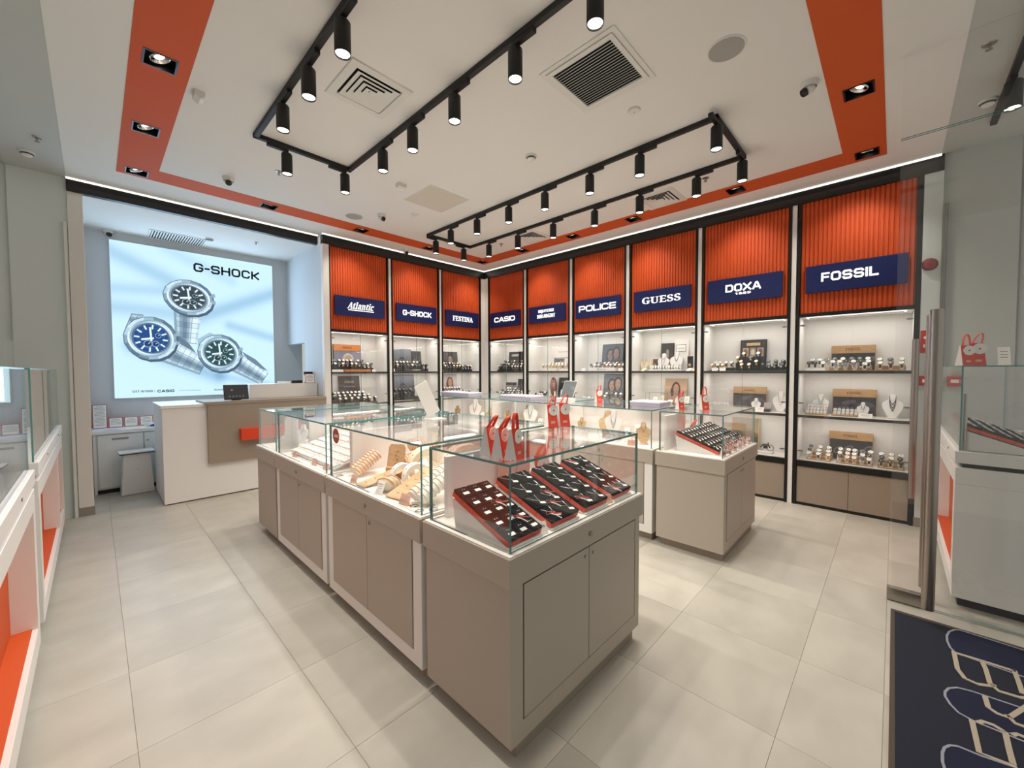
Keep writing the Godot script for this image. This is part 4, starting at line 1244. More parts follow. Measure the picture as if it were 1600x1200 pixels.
func entrance() -> void:
	var d := thing("glass_door", "frameless glass door standing open with a metal floor clamp and long pull handle", "door", at(3.55, 0, 0))
	part(d, "glass_leaf", pane(Geo.new(M.glass), V(-0.006, 0.012, 0.0), V(0.006, 2.935, 1.05)))
	part(d, "patch_fitting", Geo.new(M.steel).box(V(-0.022, 0.006, -0.006), V(0.022, 0.088, 0.155), 0.003))
	var h := part(d, "pull_handle", Geo.new(M.bronze).cyl(V(-0.20, 0.09, 0.17), V(-0.20, 1.842, 0.17), 0.029, 0.029, 24))
	for y in [0.45, 1.5]:
		part(h, "standoff", Geo.new(M.bronze).cyl(V(-0.20, y, 0.17), V(0.12, y, 0.17), 0.011, 0.011, 12))
	part(d, "pull_handle", Geo.new(M.bronze).cyl(V(0.12, 0.09, 0.17), V(0.12, 1.842, 0.17), 0.029, 0.029, 24))
	var b := thing("metal_bar", "shorter brushed metal bar beside the cabinet bay nearest the glass door", "handle", at(5.31, 0, 0.14))
	part(b, "tube", Geo.new(M.bronze).cyl(V(0, 0.28, 0), V(0, 1.78, 0), 0.026, 0.026, 20))
	for y in [0.5, 1.55]:
		part(b, "standoff", Geo.new(M.bronze).cyl(V(0, y, 0), V(0.062, y, 0.0), 0.01, 0.01, 10))
	var m := thing("entrance_mat", "dark blue entrance mat with big outlined letters and rounded loops", "mat", at(0, 0, 0))
	part(m, "pile", Geo.new(M.carpet_navy).box(V(0.9, 0, 0.035), V(3.37, 0.010, 1.4), 0.002))
	var br := Geo.new(mt("mat_border", "#4b4136", 0.9))
	br.box(V(3.37, 0, 0.032), V(3.40, 0.009, 1.4), 0.002).box(V(0.9, 0, 0.015), V(3.40, 0.009, 0.035), 0.002)
	part(m, "border", br)
	mt("mat_loop", "#8f9099", 0.95)
	var fillm := mt("mat_dark", "#0e1330", 0.95)
	var inside := [[V2(3.079, 0.261), V2(3.124, 0.243), V2(3.192, 0.236), V2(3.254, 0.239), V2(3.314, 0.252), V2(3.36, 0.276), V2(3.379, 0.3), V2(3.409 - 0.045, 0.56), V2(3.2, 0.6), V2(3.057, 0.56)],
		[V2(2.528, 0.275), V2(2.546, 0.23), V2(2.588, 0.207), V2(2.638, 0.194), V2(2.675, 0.196), V2(2.719, 0.211), V2(2.754, 0.242), V2(2.769, 0.289), V2(2.778, 0.395), V2(2.792, 0.56), V2(2.52, 0.56)],
		[V2(2.08, 0.3), V2(2.09, 0.2), V2(2.129, 0.165), V2(2.186, 0.159), V2(2.238, 0.162), V2(2.275, 0.17), V2(2.306, 0.188), V2(2.322, 0.213), V2(2.325, 0.271), V2(2.345, 0.364), V2(2.35, 0.56), V2(2.08, 0.56)]]
	for s in inside:
		var pl := PackedVector2Array()
		for q in s:
			pl.append(V2(q.x, -q.y))
		part(m, "dark_loop", Geo.new(fillm).put(Transform3D(Basis(V(1, 0, 0), V(0, 0, -1), V(0, 1, 0)), V(0, 0.0105, 0))).prism(pl, -0.002, 0.0005))
		var line := []
		for q in s:
			line.append(V(q.x, 0.011, q.y))
		var lp := Geo.new(M.mat_loop)
		lp.band(line.slice(0, 10 if s.size() > 10 else 8), V(0, 0.0012, 0), 0.009)
		lp.band([line[line.size() - 1], line[0]], V(0, 0.0012, 0), 0.009)
		part(m, "loop_outline", lp)
	mt("mat_cream", "#a99d8b", 0.95)
	var strokes := [[V2(3.093, 0.267), V2(2.926, 0.267), V2(2.863, 0.284), V2(2.855, 0.316), V2(2.878, 0.353), V2(2.9, 0.365)], [V2(3.093, 0.267), V2(3.101, 0.37), V2(3.103, 0.468)], [V2(3.088, 0.363), V2(3.023, 0.368), V2(2.892, 0.368), V2(2.859, 0.384), V2(2.869, 0.442), V2(2.887, 0.465)], [V2(3.103, 0.468), V2(3.006, 0.468), V2(2.9, 0.465)],
		[V2(2.763, 0.338), V2(2.681, 0.339), V2(2.666, 0.356), V2(2.665, 0.378), V2(2.722, 0.405), V2(2.811, 0.447)], [V2(2.678, 0.391), V2(2.643, 0.402), V2(2.647, 0.47)], [V2(2.536, 0.278), V2(2.34, 0.278), V2(2.351, 0.362)], [V2(2.536, 0.278), V2(2.563, 0.297), V2(2.568, 0.333), V2(2.555, 0.355), V2(2.543, 0.367)], [V2(2.545, 0.369), V2(2.431, 0.365), V2(2.353, 0.364)], [V2(2.547, 0.371), V2(2.57, 0.392), V2(2.567, 0.45)]]
	for s in strokes:
		var line := []
		for q in s:
			line.append(V(q.x, 0.0115, q.y))
		part(m, "letter_outline", Geo.new(M.mat_cream).band(line, V(0, 0.0015, 0), 0.018))
	# on the pier
	var x := at(5.37, 0, 0.225, -90)
	var si := thing("fire_siren", "dark red fire alarm siren high on the pier behind the glass door", "alarm siren", x * at(-0.01, 2.465, 0))
	part(si, "base", Geo.new(mt("siren_red", "#6d1720", 0.4)).put(Transform3D(Basis(V(1, 0, 0), V(0, 0, 1), V(0, -1, 0)), Vector3.ZERO)).lathe([[0.055, 0.0], [0.055, 0.02], [0.05, 0.028]], 24))
	part(si, "dome", Geo.new(mt("siren_dome", "#8e2730", 0.2)).put(Transform3D(Basis(V(1, 0, 0), V(0, 0, 1), V(0, -1, 0)), Vector3.ZERO)).lathe([[0.048, 0.028], [0.043, 0.045], [0.028, 0.057], [0, 0.062]], 24))
	var fs := thing("fire_sign", "red fire equipment sign with white pictogram on the pier", "sign", x * at(0, 1.65, 0))
	part(fs, "plate", Geo.new(M.red).box(V(-0.055, 0, 0), V(0.055, 0.21, 0.004), 0.001))
	var pg := Geo.new(M.paper)
	pg.prism(PackedVector2Array([V2(-0.03, 0.13), V2(0.01, 0.125), V2(0.04, 0.14), V2(0.035, 0.16), V2(-0.01, 0.165), V2(-0.035, 0.15)]), 0.004, 0.005)
	for k in 4:
		pg.box(V(-0.035 + 0.02 * k, 0.05, 0.004), V(-0.022 + 0.02 * k, 0.08, 0.005))
	part(fs, "pictogram", pg)
	var cp := thing("fire_call_point", "small red fire alarm call point below the red sign", "alarm button", x * at(-0.01, 1.345, 0))
	part(cp, "box", Geo.new(M.red).box(V(-0.045, 0, 0), V(0.045, 0.09, 0.04), 0.004))
	part(cp, "window", Geo.new(M.paper).box(V(-0.025, 0.03, 0.04), V(0.025, 0.06, 0.0415), 0.0))


# ---------------------------------------------------------------- goods in the wall cabinets
const LV := [1.4865, 0.9985, 0.4995]
const NTH := ["first", "second", "third", "fourth", "fifth", "sixth", "seventh", "eighth", "ninth", "tenth", "eleventh"]
const SHELF := ["upper shelf", "middle shelf", "lower shelf"]
const BAY_SHORT := ["bay beside the desk", "second bay from desk", "third bay from desk", "first bay right of corner", "second bay right of corner", "third bay right of corner", "third bay from door", "second bay from door", "bay nearest the door"]
const WATCHES := {
	"steel": ["silver", "silver", "dial_white", "pale-dialled steel wristwatch"],
	"steelblack": ["silver", "silver", "dial_black", "black-dialled steel wristwatch"],
	"steelblue": ["silver", "silver", "dial_blue", "blue-dialled steel wristwatch"],
	"gold": ["gold", "gold", "dial_white", "gold wristwatch"],
	"brown": ["silver", "leather_brown", "dial_white", "brown-strapped pale wristwatch"],
	"browndark": ["gunmetal", "leather_brown", "dial_black", "brown-strapped dark wristwatch"],
	"black": ["gunmetal", "rubber", "dial_black", "all-black wristwatch"],
	"blackwhite": ["silver", "rubber", "dial_white", "black-strapped pale wristwatch"],
}

func watch(kind: String, padm: String, fine: bool) -> Node3D:
	var k: Array = WATCHES[kind]
	var ring := func(r: float, n: int) -> Array:
		var o := []
		for i in n:
			var a := TAU * i / n
			o.append(V(0, 0.043 + (0.030 + r) * sin(a), (0.021 + r) * cos(a)))
		return o
	var n := 14 if fine else 9
	var pad := Geo.new(M[padm])
	pad.band(ring.call(0.0, n), V(0.017, 0, 0), 0.005, true)
	pad.box(V(-0.012, 0, -0.014), V(0.012, 0.016, 0.014))
	var tilt := Transform3D(Basis(Vector3.RIGHT, deg_to_rad(52)), V(0, 0.062, 0.0215))
	var strap := Geo.new(M[k[1]])
	strap.band(ring.call(0.005, n), V(0.0095, 0, 0), 0.0025, true)
	var case := Geo.new(M[k[0]])
	case.put(tilt).lathe([[0.0205, 0.0], [0.0215, 0.003], [0.0215, 0.008], [0.0185, 0.0105]], 20 if fine else 12)
	case.cyl(V(0.021, 0.005, 0), V(0.0245, 0.005, 0), 0.0025, 0.0025, 6)
	var dial := Geo.new(M[k[2]])
	dial.put(tilt).lathe([[0.0185, 0.0098], [0, 0.0098]], 20 if fine else 12)
	if fine:
		var o := thing("wristwatch", "", "watch", at(0, 0, 0))
		part(o, "display_cuff", pad)
		part(o, "strap", strap)
		part(o, "case", case)
		var d := part(o, "dial", dial)
		var hm: Material = M.dial_black if k[2] == "dial_white" else M.dial_white
		part(d, "hands", Geo.new(hm).put(tilt).box(V(-0.001, 0.0099, -0.013), V(0.001, 0.0105, 0.002)).box(V(-0.009, 0.0099, -0.001), V(0.001, 0.0105, 0.001)))
		return o
	for g in [strap, case, dial]:
		for m in g.sets:
			pad.sets[m] = g.sets[m] if not pad.sets.has(m) else [pad.sets[m][0] + g.sets[m][0], pad.sets[m][1] + g.sets[m][1], pad.sets[m][2] + g.sets[m][2]]
	return solo("wristwatch", pad, "", "watch")


# rows: [z, height of the step, [x ...]] in the bay's own axes
func watches(i: int, lv: int, rows: Array, kinds: Array, padm: String, stand: String, standm: String, fine := false, depth := 0.075) -> void:
	var x := bay(i)
	var side := stand.get_slice("|", 1) if "|" in stand else ""
	var tail := "%s, %s%s" % [SHELF[lv], side + ", " if side else "", BAY_SHORT[i]]
	var ri := 0
	for r in rows:
		var xs: Array = r[2]
		var row: String = [["single row"], ["back row", "front row"], ["back row", "middle row", "front row"], ["back row", "second row", "third row", "front row"]][rows.size() - 1][ri]
		ri += 1
		var st := Geo.new(M[standm])
		st.box(V(xs.min() - 0.028, 0, -depth / 2), V(xs.max() + 0.028, r[1], depth / 2), 0.002)
		if r[1] > 0.002:
			solo("watch_stand", st, "%s step under watches, %s, %s" % [stand.get_slice("|", 0), row, tail], "stand", x * at(0, LV[lv], r[0]), "watch stands of the wall cabinets")
		var ci := 0
		for q in xs:
			ci += 1
			var kd: String = kinds[rng.randi() % kinds.size()]
			var made := func() -> Node3D: return watch(kd, padm, fine)
			again("watch/%s/%s/%s" % [kd, padm, fine], made, x * at(q, LV[lv] + r[1] + 0.0005, r[0], rng.randf_range(-14, 14)), "%s, %s from left, %s, %s" % [WATCHES[kd][3], NTH[ci - 1], row, tail], "watches on the %s of the %s" % [SHELF[lv], BAY_SHORT[i]])


func spread(a: float, b: float, n: int) -> Array:
	var o := []
	for k in n:
		o.append(lerpf(a, b, (k + 0.5) / n))
	return o


func pic(kind: String) -> StandardMaterial3D:
	if M.has("pic_" + kind):
		return M["pic_" + kind]
	var im := Image.create(128, 128, false, Image.FORMAT_RGB8)
	var sets := {"man": ["#8d8ba0", "#c4a890", "#cfc9c4", "#3a3a48"], "dark_man": ["#2b2728", "#9a8c84", "#2a2422", "#8d8a88"], "woman": ["#caa88a", "#c08d70", "#3c241d", "#b98a70"], "beach": ["#c9c3c6", "#b98a74", "#6b3d2c", "#5c6b8c"], "couple": ["#7c8590", "#b99a88", "#41393a", "#5b6672"], "dusk": ["#5f6a76", "#8c7a76", "#3a3b42", "#4b535e"], "rose": ["#b98b80", "#d4a090", "#5a3430", "#93564e"]}
	if sets.has(kind):
		var s: Array = sets[kind]
		for y in 128:
			im.fill_rect(Rect2i(0, y, 128, 1), Color(s[0]).lerp(Color(s[0]).darkened(0.35), absf(y - 50) / 90.0))
		var cs := [V2(0.52, 0.36)] if kind != "couple" and kind != "dusk" else [V2(0.38, 0.38), V2(0.66, 0.32)]
		for c in cs:
			fill(im, oval(c + V2(0, 0.02), 0.2, 0.26), Color(s[2]))
			if kind in ["woman", "beach", "rose"]:
				fill(im, oval(c + V2(-0.02, 0.14), 0.23, 0.3), Color(s[2]))
			fill(im, [c + V2(-0.06, 0.15), c + V2(0.06, 0.15), c + V2(0.12, 0.3), V2(c.x + 0.36, 0.78), V2(c.x + 0.4, 1), V2(c.x - 0.4, 1), V2(c.x - 0.34, 0.78), c + V2(-0.12, 0.3)], Color(s[3]))
			fill(im, [c + V2(-0.06, 0.1), c + V2(0.06, 0.1), c + V2(0.08, 0.3), c + V2(-0.08, 0.3)], Color(s[1]).darkened(0.15))
			fill(im, oval(c + V2(0.01, 0.04), 0.135, 0.2), Color(s[1]))
			fill(im, oval(c + V2(-0.05, 0.0), 0.03, 0.012), Color(s[2]))
			fill(im, oval(c + V2(0.07, 0.0), 0.03, 0.012), Color(s[2]))
			fill(im, oval(c + V2(0.015, 0.14), 0.04, 0.012), Color(s[1]).darkened(0.35))
			fill(im, oval(c + V2(0.03, 0.07), 0.02, 0.03), Color(s[1]).darkened(0.12))
	elif kind == "watches":
		im.fill(Color("#26242a"))
		for q in [V2(0.2, 0.55), V2(0.45, 0.45), V2(0.72, 0.6), V2(0.9, 0.4)]:
			fill(im, oval(q, 0.1, 0.22, 0.4), Color("#5c5a60"))
			fill(im, oval(q, 0.07, 0.16, 0.4), Color("#8c8b92"))
			fill(im, oval(q, 0.055, 0.13, 0.4), Color("#33343c"))
	elif kind == "storm":
		for y in 128:
			im.fill_rect(Rect2i(0, y, 128, 1), Color("#7d8694").lerp(Color("#2d3238"), y / 128.0))
		for k in 5:
			fill(im, oval(V2(0.15 + 0.18 * k, 0.55 + 0.1 * sin(k * 2.0)), 0.17, 0.13, 0.3 * k), Color("#555a63").darkened(0.1 * (k % 3)))
		fill(im, oval(V2(0.5, 0.62), 0.2, 0.24), Color("#2a2d33"))
		fill(im, oval(V2(0.5, 0.62), 0.15, 0.18), Color("#6e747d"))
		fill(im, oval(V2(0.5, 0.62), 0.12, 0.15), Color("#23262b"))
	elif kind == "land":
		for y in 128:
			im.fill_rect(Rect2i(0, y, 128, 1), Color("#8a7d68").lerp(Color("#b39a6a"), y / 70.0) if y < 70 else Color("#5d4c30").lerp(Color("#2e281d"), (y - 70) / 58.0))
		fill(im, [V2(0, 0.5), V2(0.2, 0.42), V2(0.45, 0.5), V2(0.7, 0.4), V2(1, 0.5), V2(1, 0.6), V2(0, 0.6)], Color("#75643f"))
	elif kind == "deep":
		im.fill(Color("#2e2a30"))
		for k in 7:
			fill(im, oval(V2(0.08 + 0.15 * k, 0.5 + 0.2 * sin(k * 2.4)), 0.1, 0.2, 0.5 * k), Color("#3f3b45").lightened(0.07 * (k % 3)))
	elif kind == "grid":
		im.fill(Color("#17161a"))
		for k in 3:
			fill(im, [V2(0.06 + 0.3 * k, 0.25), V2(0.32 + 0.3 * k, 0.25), V2(0.32 + 0.3 * k, 0.55), V2(0.06 + 0.3 * k, 0.55)], Color(["#b59a8c", "#8d8272", "#a48b80"][k]))
			fill(im, oval(V2(0.19 + 0.3 * k, 0.4), 0.08, 0.11), Color(["#7d5c4c", "#d0c3a8", "#5a4a48"][k]))
	im.resize(44, 44, Image.INTERPOLATE_BILINEAR)
	im.resize(128, 128, Image.INTERPOLATE_CUBIC)
	var m := mt("pic_" + kind, "#ffffff", 0.45)
	m.albedo_texture = ImageTexture.create_from_image(im)
	return m


func ad(i: int, lv: int, x0: float, w: float, h: float, z: float, kind: String, edge: String, label: String) -> Node3D:
	var o := thing("advert_board", label, "advert", bay(i) * at(x0, LV[lv], z) * Transform3D(Basis(Vector3.RIGHT, deg_to_rad(-6)), V(0, 0.002, 0)))
	part(o, "board", Geo.new(M[edge]).box(V(0, 0, -0.014), V(w, h, 0), 0.001))
	if kind:
		part(o, "print", Geo.new(pic(kind)).face(V(0.008, 0.008, 0.0008), V(w - 0.008, 0.008, 0.0008), V(w - 0.008, h - 0.008, 0.0008), V(0.008, h - 0.008, 0.0008)))
	return o

# a board with a plain header strip that carries a name
func header_ad(i: int, lv: int, x0: float, w: float, h: float, z: float, kind: String, head: String, hh: float, text: String, ink: String, label: String, edge := "") -> void:
	var o := thing("advert_board", label, "advert", bay(i) * at(x0, LV[lv], z) * Transform3D(Basis(Vector3.RIGHT, deg_to_rad(-5)), V(0, 0.002, 0)))
	part(o, "board", Geo.new(M[edge if edge else head]).box(V(0, 0, -0.018), V(w, h - 0.001, 0), 0.001))
	part(o, "header", Geo.new(M[head]).box(V(0.004, h - hh, 0), V(w - 0.004, h - 0.003, 0.006), 0.001))
	part(o, "print", Geo.new(pic(kind)).face(V(0.006, 0.004, 0.0008), V(w - 0.006, 0.004, 0.0008), V(w - 0.006, h - hh, 0.0008), V(0.006, h - hh, 0.0008)))
	fit(o, "lettering", text, w * 0.34, hh * 0.3, M[ink], at(w / 2, h - hh / 2, 0.0065), true, 0.0, 0.001)


func bust_outline(s: float) -> PackedVector2Array:
	var h := [V2(0.028, 1.0), V2(0.10, 0.97), V2(0.11, 0.86), V2(0.16, 0.74), V2(0.30, 0.66), V2(0.34, 0.55), V2(0.30, 0.36), V2(0.2, 0.14), V2(0.12, 0.0)]
	var o := PackedVector2Array()
	for q in h:
		o.append(q * s)
	for k in range(h.size() - 1, -1, -1):
		o.append(V2(-h[k].x, h[k].y) * s)
	return o

func necklace_curve(s: float, drop: float, z: float) -> Array:
	var o := []
	for k in 13:
		var a := PI * k / 12.0
		o.append(V(-0.105 * s * cos(a), (0.93 - drop * sin(a)) * s, z + 0.004))
	return o

func bust(colour: String, s: float, chain: String, loops: Array, lean := -12.0) -> Node3D:
	var o := thing("necklace_bust", "", "necklace stand", at(0, 0, 0))
	var t := Transform3D(Basis(Vector3.RIGHT, deg_to_rad(lean)), V(0, 0.005, 0))
	part(o, "form", Geo.new(M[colour]).put(t).prism(bust_outline(s), -0.012, 0.012))
	part(o, "foot", Geo.new(M[colour]).box(V(-0.2 * s, 0, -0.16 * s), V(0.2 * s, 0.008, 0.12 * s), 0.002))
	for d in loops:
		var g := Geo.new(M[chain]).put(t)
		var c := necklace_curve(s, d, 0.013)
		g.tube(c, 0.0022, 5)
		g.ball(c[6] + V(0, -0.006, 0.002), 0.006, 8)
		part(o, "necklace", g)
	return o

func put_bust(colour: String, s: float, chain: String, loops: Array, x: Transform3D, label: String) -> void:
	var made := func() -> Node3D: return bust(colour, s, chain, loops)
	again("bust/%s/%.2f/%s/%d" % [colour, s, chain, loops.size()], made, x, label, "necklace stands")

func card(called: String, x: Transform3D, w: float, h: float, m: String, label: String, group: String, text := "") -> void:
	var key := "card/%s/%.3f/%.3f/%s/%s" % [called, w, h, m, text]
	var made := func() -> Node3D:
		var o := thing(called, "", "card", at(0, 0, 0))
		var t := Transform3D(Basis(Vector3.RIGHT, deg_to_rad(-24)), V(0, 0.002, 0))
		part(o, "face", Geo.new(M[m]).put(t).box(V(-w / 2, 0, -0.002), V(w / 2, h, 0), 0.0005))
		part(o, "rest", Geo.new(M[m]).box(V(-w / 2, 0, -h * 0.42), V(w / 2, 0.002, 0.0)))
		if text:
			fit(o, "lettering", text, w * 0.6, h * 0.22, M.grey_card, t * at(0, h * 0.62, 0.0005), false, 0.0, 0.0006)
		else:
			var g := Geo.new(M.grey_card).put(t)
			for k in 3:
				g.box(V(-w * 0.3, h * (0.4 + 0.16 * k), 0), V(w * 0.3, h * (0.44 + 0.16 * k), 0.0006))
			part(o, "print", g)
		return o
	again(key, made, x, label, group)


func wall_goods() -> void:
	var dark := ["steelblack", "black", "steel", "browndark", "steelblue", "blackwhite"]
	var mixed := ["steel", "gold", "brown", "steelblack", "blackwhite"]
	# bay nearest the glass door
	for q in [[0, 0.25, 0.37, 0.275, "watches"], [1, 0.27, 0.37, 0.285, "deep"], [2, 0.25, 0.37, 0.31, "watches"]]:
		header_ad(8, q[0], q[1], q[2], q[3], -0.33, q[4], "wood", 0.088, "FOSSIL", "leather_brown", "advert board with light wooden header, %s of the bay nearest the glass door" % SHELF[q[0]])
	watches(8, 0, [[-0.23, 0.055, [0.1, 0.16, 0.225]], [-0.15, 0.02, [0.075, 0.13, 0.195]]], dark, "paper", "pale|left stand", "paper", true)
	watches(8, 0, [[-0.25, 0.062, spread(0.26, 0.6, 5)], [-0.17, 0.032, spread(0.25, 0.6, 6)], [-0.1, 0.004, spread(0.28, 0.58, 4)]], dark, "paper", "pale|middle stand", "wood", true)
	watches(8, 0, [[-0.2, 0.05, [0.66, 0.74, 0.82]], [-0.12, 0.012, [0.66, 0.74, 0.82]]], ["browndark", "steel", "brown"], "cream", "pale|right stand", "wood", true)
	put_bust("white_lam", 0.22, "silver", [0.3, 0.46], bay(8) * at(0.17, LV[1], -0.3), "white necklace stand with two chains, left end, middle shelf, bay nearest the door")
	put_bust("white_lam", 0.24, "gunmetal", [0.34, 0.5, 0.62], bay(8) * at(0.76, LV[1], -0.26), "white necklace stand with three dark chains, right end, middle shelf, bay nearest door")
	put_bust("white_lam", 0.15, "silver", [0.35, 0.52], bay(8) * at(0.535, LV[1], -0.2), "small white necklace stand before the wooden headed board, middle shelf, nearest door")
	rings(8, 1, 0.06, 0.24, -0.13, 3, 6, "wood", "white ring stand with two dozen rings, left, middle shelf, bay nearest the door")
	rings(8, 1, 0.29, 0.5, -0.17, 2, 6, "wood", "white ring stand before the wooden headed board, middle shelf, nearest door")
	card("label_card", bay(8) * at(0.56, LV[1], -0.09), 0.11, 0.045, "paper", "white name card at the front, middle shelf, bay nearest the door", "name cards")
	watches(8, 2, [[-0.29, 0.062, [0.1, 0.18, 0.26]], [-0.21, 0.034, [0.1, 0.18, 0.26]], [-0.13, 0.008, [0.1, 0.18, 0.26]]], mixed, "paper", "pale|left tray", "wood", true)
	watches(8, 2, [[-0.29, 0.062, spread(0.33, 0.63, 5)], [-0.21, 0.034, spread(0.33, 0.63, 5)], [-0.13, 0.008, spread(0.33, 0.63, 5)]], mixed, "paper", "pale|middle tray", "wood", true)
	watches(8, 2, [[-0.29, 0.055, [0.69, 0.76, 0.83]], [-0.21, 0.03, [0.69, 0.76, 0.83]], [-0.13, 0.008, [0.69, 0.76, 0.83]]], ["brown", "gold", "black", "steel"], "cream", "pale|right tray", "wood", true)
	# second bay from the glass door
	var o := ad(7, 0, 0.33, 0.29, 0.39, -0.34, "grid", "pad_black", "black advert board with three small pictures, second bay from the glass door")
	part(o, "name_plate", Geo.new(M.tan_card).box(V(0.07, 0.315, 0.001), V(0.22, 0.35, 0.004)))
	watches(7, 0, [[-0.25, 0.04, [0.08, 0.14, 0.2, 0.27]], [-0.16, 0.012, [0.07, 0.13, 0.19]]], ["gold", "brown"], "cream", "black|left stand", "pad_black", true)
	watches(7, 0, [[-0.27, 0.15, [0.4, 0.56]], [-0.22, 0.1, [0.35, 0.49]], [-0.17, 0.05, [0.4, 0.56]], [-0.11, 0.012, [0.42, 0.5]]], ["steel", "gold", "steelblack"], "pad_black", "black|middle stand", "pad_black", true, 0.05)
	watches(7, 0, [[-0.24, 0.05, spread(0.63, 0.86, 3)], [-0.15, 0.012, spread(0.6, 0.85, 4)]], ["steelblue", "steelblack", "black"], "pad_black", "black|right stand", "pad_black", true)
	for k in 2:
		card("label_card", bay(7) * at(0.11 + 0.09 * k, LV[0], -0.09), 0.07, 0.04, "paper", "white name card, %s of the left pair, upper shelf, second bay from the door" % ["left", "right"][k], "name cards")
	header_ad(7, 1, 0.26, 0.375, 0.285, -0.33, "deep", "wood", 0.088, "FOSSIL", "leather_brown", "advert board with light wooden header, middle shelf, second bay from the door")
	rings(7, 1, 0.05, 0.24, -0.2, 2, 6, "wood", "white bracelet stand at the left, middle shelf, second bay from the door")
	rings(7, 1, 0.27, 0.47, -0.16, 1, 6, "wood", "white low stand before the wooden headed board, second bay from the door")
	put_bust("white_lam", 0.15, "silver", [0.4], bay(7) * at(0.55, LV[1], -0.2), "small white necklace stand before the wooden headed board, second bay from door")
	put_bust("white_lam", 0.24, "silver", [0.6], bay(7) * at(0.79, LV[1], -0.27), "tall white necklace stand, right end, middle shelf, second bay from the door")
	o = thing("watch_box", "open dark box with a bracelet, middle shelf, second bay from the door", "box", bay(7) * at(0.67, LV[1], -0.16))
	part(o, "base", Geo.new(M.gunmetal).box(V(-0.04, 0, -0.05), V(0.04, 0.03, 0.05), 0.002))
	part(o, "lid", Geo.new(M.grey_card).put(Transform3D(Basis(Vector3.RIGHT, deg_to_rad(-25)), V(0, 0.03, -0.05))).box(V(-0.04, 0, -0.008), V(0.04, 0.08, 0), 0.002))
	card("label_card", bay(7) * at(0.62, LV[1], -0.07), 0.08, 0.06, "paper", "white name card, middle shelf, second bay from the door", "name cards")
	ad(7, 2, 0.25, 0.31, 0.39, -0.33, "land", "tan_card", "brown landscape picture box, lower shelf, second bay from the glass door")
	o = thing("metal_ornament", "small shiny metal ornament on a stand, lower shelf, second bay from the door", "ornament", bay(7) * at(0.66, LV[2], -0.2))
	part(o, "stand", Geo.new(M.shelf_white).box(V(-0.08, 0, -0.07), V(0.08, 0.02, 0.07), 0.003))
	var mg := Geo.new(M.steel)
	for q in [V(-0.05, 0.06, 0), V(0.05, 0.06, 0)]:
		mg.put(Transform3D(Basis(V(1, 0, 0), V(0, 0, 1), V(0, -1, 0)), q)).lathe([[0.03, -0.006], [0.038, -0.006], [0.038, 0.006], [0.03, 0.006], [0.03, -0.006]], 18)
	part(o, "wheel_pair", mg)
	var mb := Geo.new(M.gunmetal)
	mb.tube([V(-0.05, 0.06, 0.01), V(-0.02, 0.1, 0.01), V(0.03, 0.1, 0.01), V(0.05, 0.06, 0.01)], 0.008, 6).tube([V(0.03, 0.1, 0.01), V(0.03, 0.125, 0.01)], 0.006, 6)
	mb.box(V(-0.02, 0.05, -0.005), V(0.025, 0.09, 0.02), 0.006)
	part(o, "body", mb)
	# third bay from the glass door
	ad(6, 0, 0.28, 0.19, 0.4, -0.34, "dark_man", "pad_black", "tall dark portrait advert, upper shelf, third bay from the glass door")
	o = ad(6, 0, 0.47, 0.2, 0.44, -0.36, "", "white_lam", "white advert panel with a black outlined name, third bay from the glass door")
	part(o, "name_frame", Geo.new(M.pad_black).box(V(0.025, 0.27, 0.001), V(0.165, 0.37, 0.004), 0.001))
	part(o, "name_plate", Geo.new(M.paper).box(V(0.031, 0.276, 0.004), V(0.159, 0.364, 0.005)))
	fit(o, "lettering", "GUESS", 0.1, 0.025, M.grey_card, at(0.095, 0.32, 0.0055), true, 0.0, 0.001)
	put_bust("white_lam", 0.25, "silver", [0.25, 0.55], bay(6) * at(0.36, LV[0], -0.26), "white necklace stand with fine chain before the dark portrait, third bay from door")
	put_bust("white_lam", 0.27, "gunmetal", [0.4, 0.42], bay(6) * at(0.54, LV[0], -0.27), "white necklace stand with a thick dark chain, upper shelf, third bay from door")
	for k in 2:
		put_bust("cream", 0.18, "gold", [0.4], bay(6) * at(0.07 + 0.115 * k, LV[0], -0.27 - 0.03 * k), ["cream necklace stand with gold chain, left end, upper shelf, third bay from door", "second cream necklace stand from the left end, upper shelf, third bay from door"][k])
	for k in 2:
		o = thing("gift_box", ["brown upright box beside the cream necklace stands, third bay from the door", "dark upright box at the right end, upper shelf, third bay from the door"][k], "box", bay(6) * at([0.24, 0.73][k], LV[0], -0.29))
		part(o, "body", Geo.new(M[["leather_brown", "pad_black"][k]]).box(V(-0.03, 0, -0.025), V(0.03, [0.17, 0.2][k], 0.025), 0.002))
		part(o, "label", Geo.new(M.tan_card).box(V(-0.015, 0.06, 0.025), V(0.015, 0.1, 0.026)))
	bracelets(6, 0, 0.24, 0.66, -0.14, 11, "white low plinth with a row of dark bracelets, third bay from the door")
	for k in 3:
		var bg := Geo.new(M.cream if k != 1 else M.paper)
		bg.put(Transform3D(Basis(Vector3.RIGHT, deg_to_rad(20)), Vector3.ZERO)).box(V(-0.03, 0.012, -0.06), V(0.03, 0.02, 0.06), 0.003)
		bg.put(Transform3D.IDENTITY).box(V(-0.03, 0, -0.055), V(0.03, 0.03, -0.03))
		solo("bracelet_pad", bg, ["cream sloped bracelet pad, left front, upper shelf, third bay from the door", "white sloped bracelet pad, right front, upper shelf, third bay from door", "cream sloped bracelet pad, far right, upper shelf, third bay from door"][k], "display pad", bay(6) * at([0.14, 0.78, 0.85][k], LV[0], -0.12))
	ad(6, 1, 0.345, 0.315, 0.38, -0.34, "woman", "tan_card", "colour advert of a dark haired woman, middle shelf, third bay from the door")
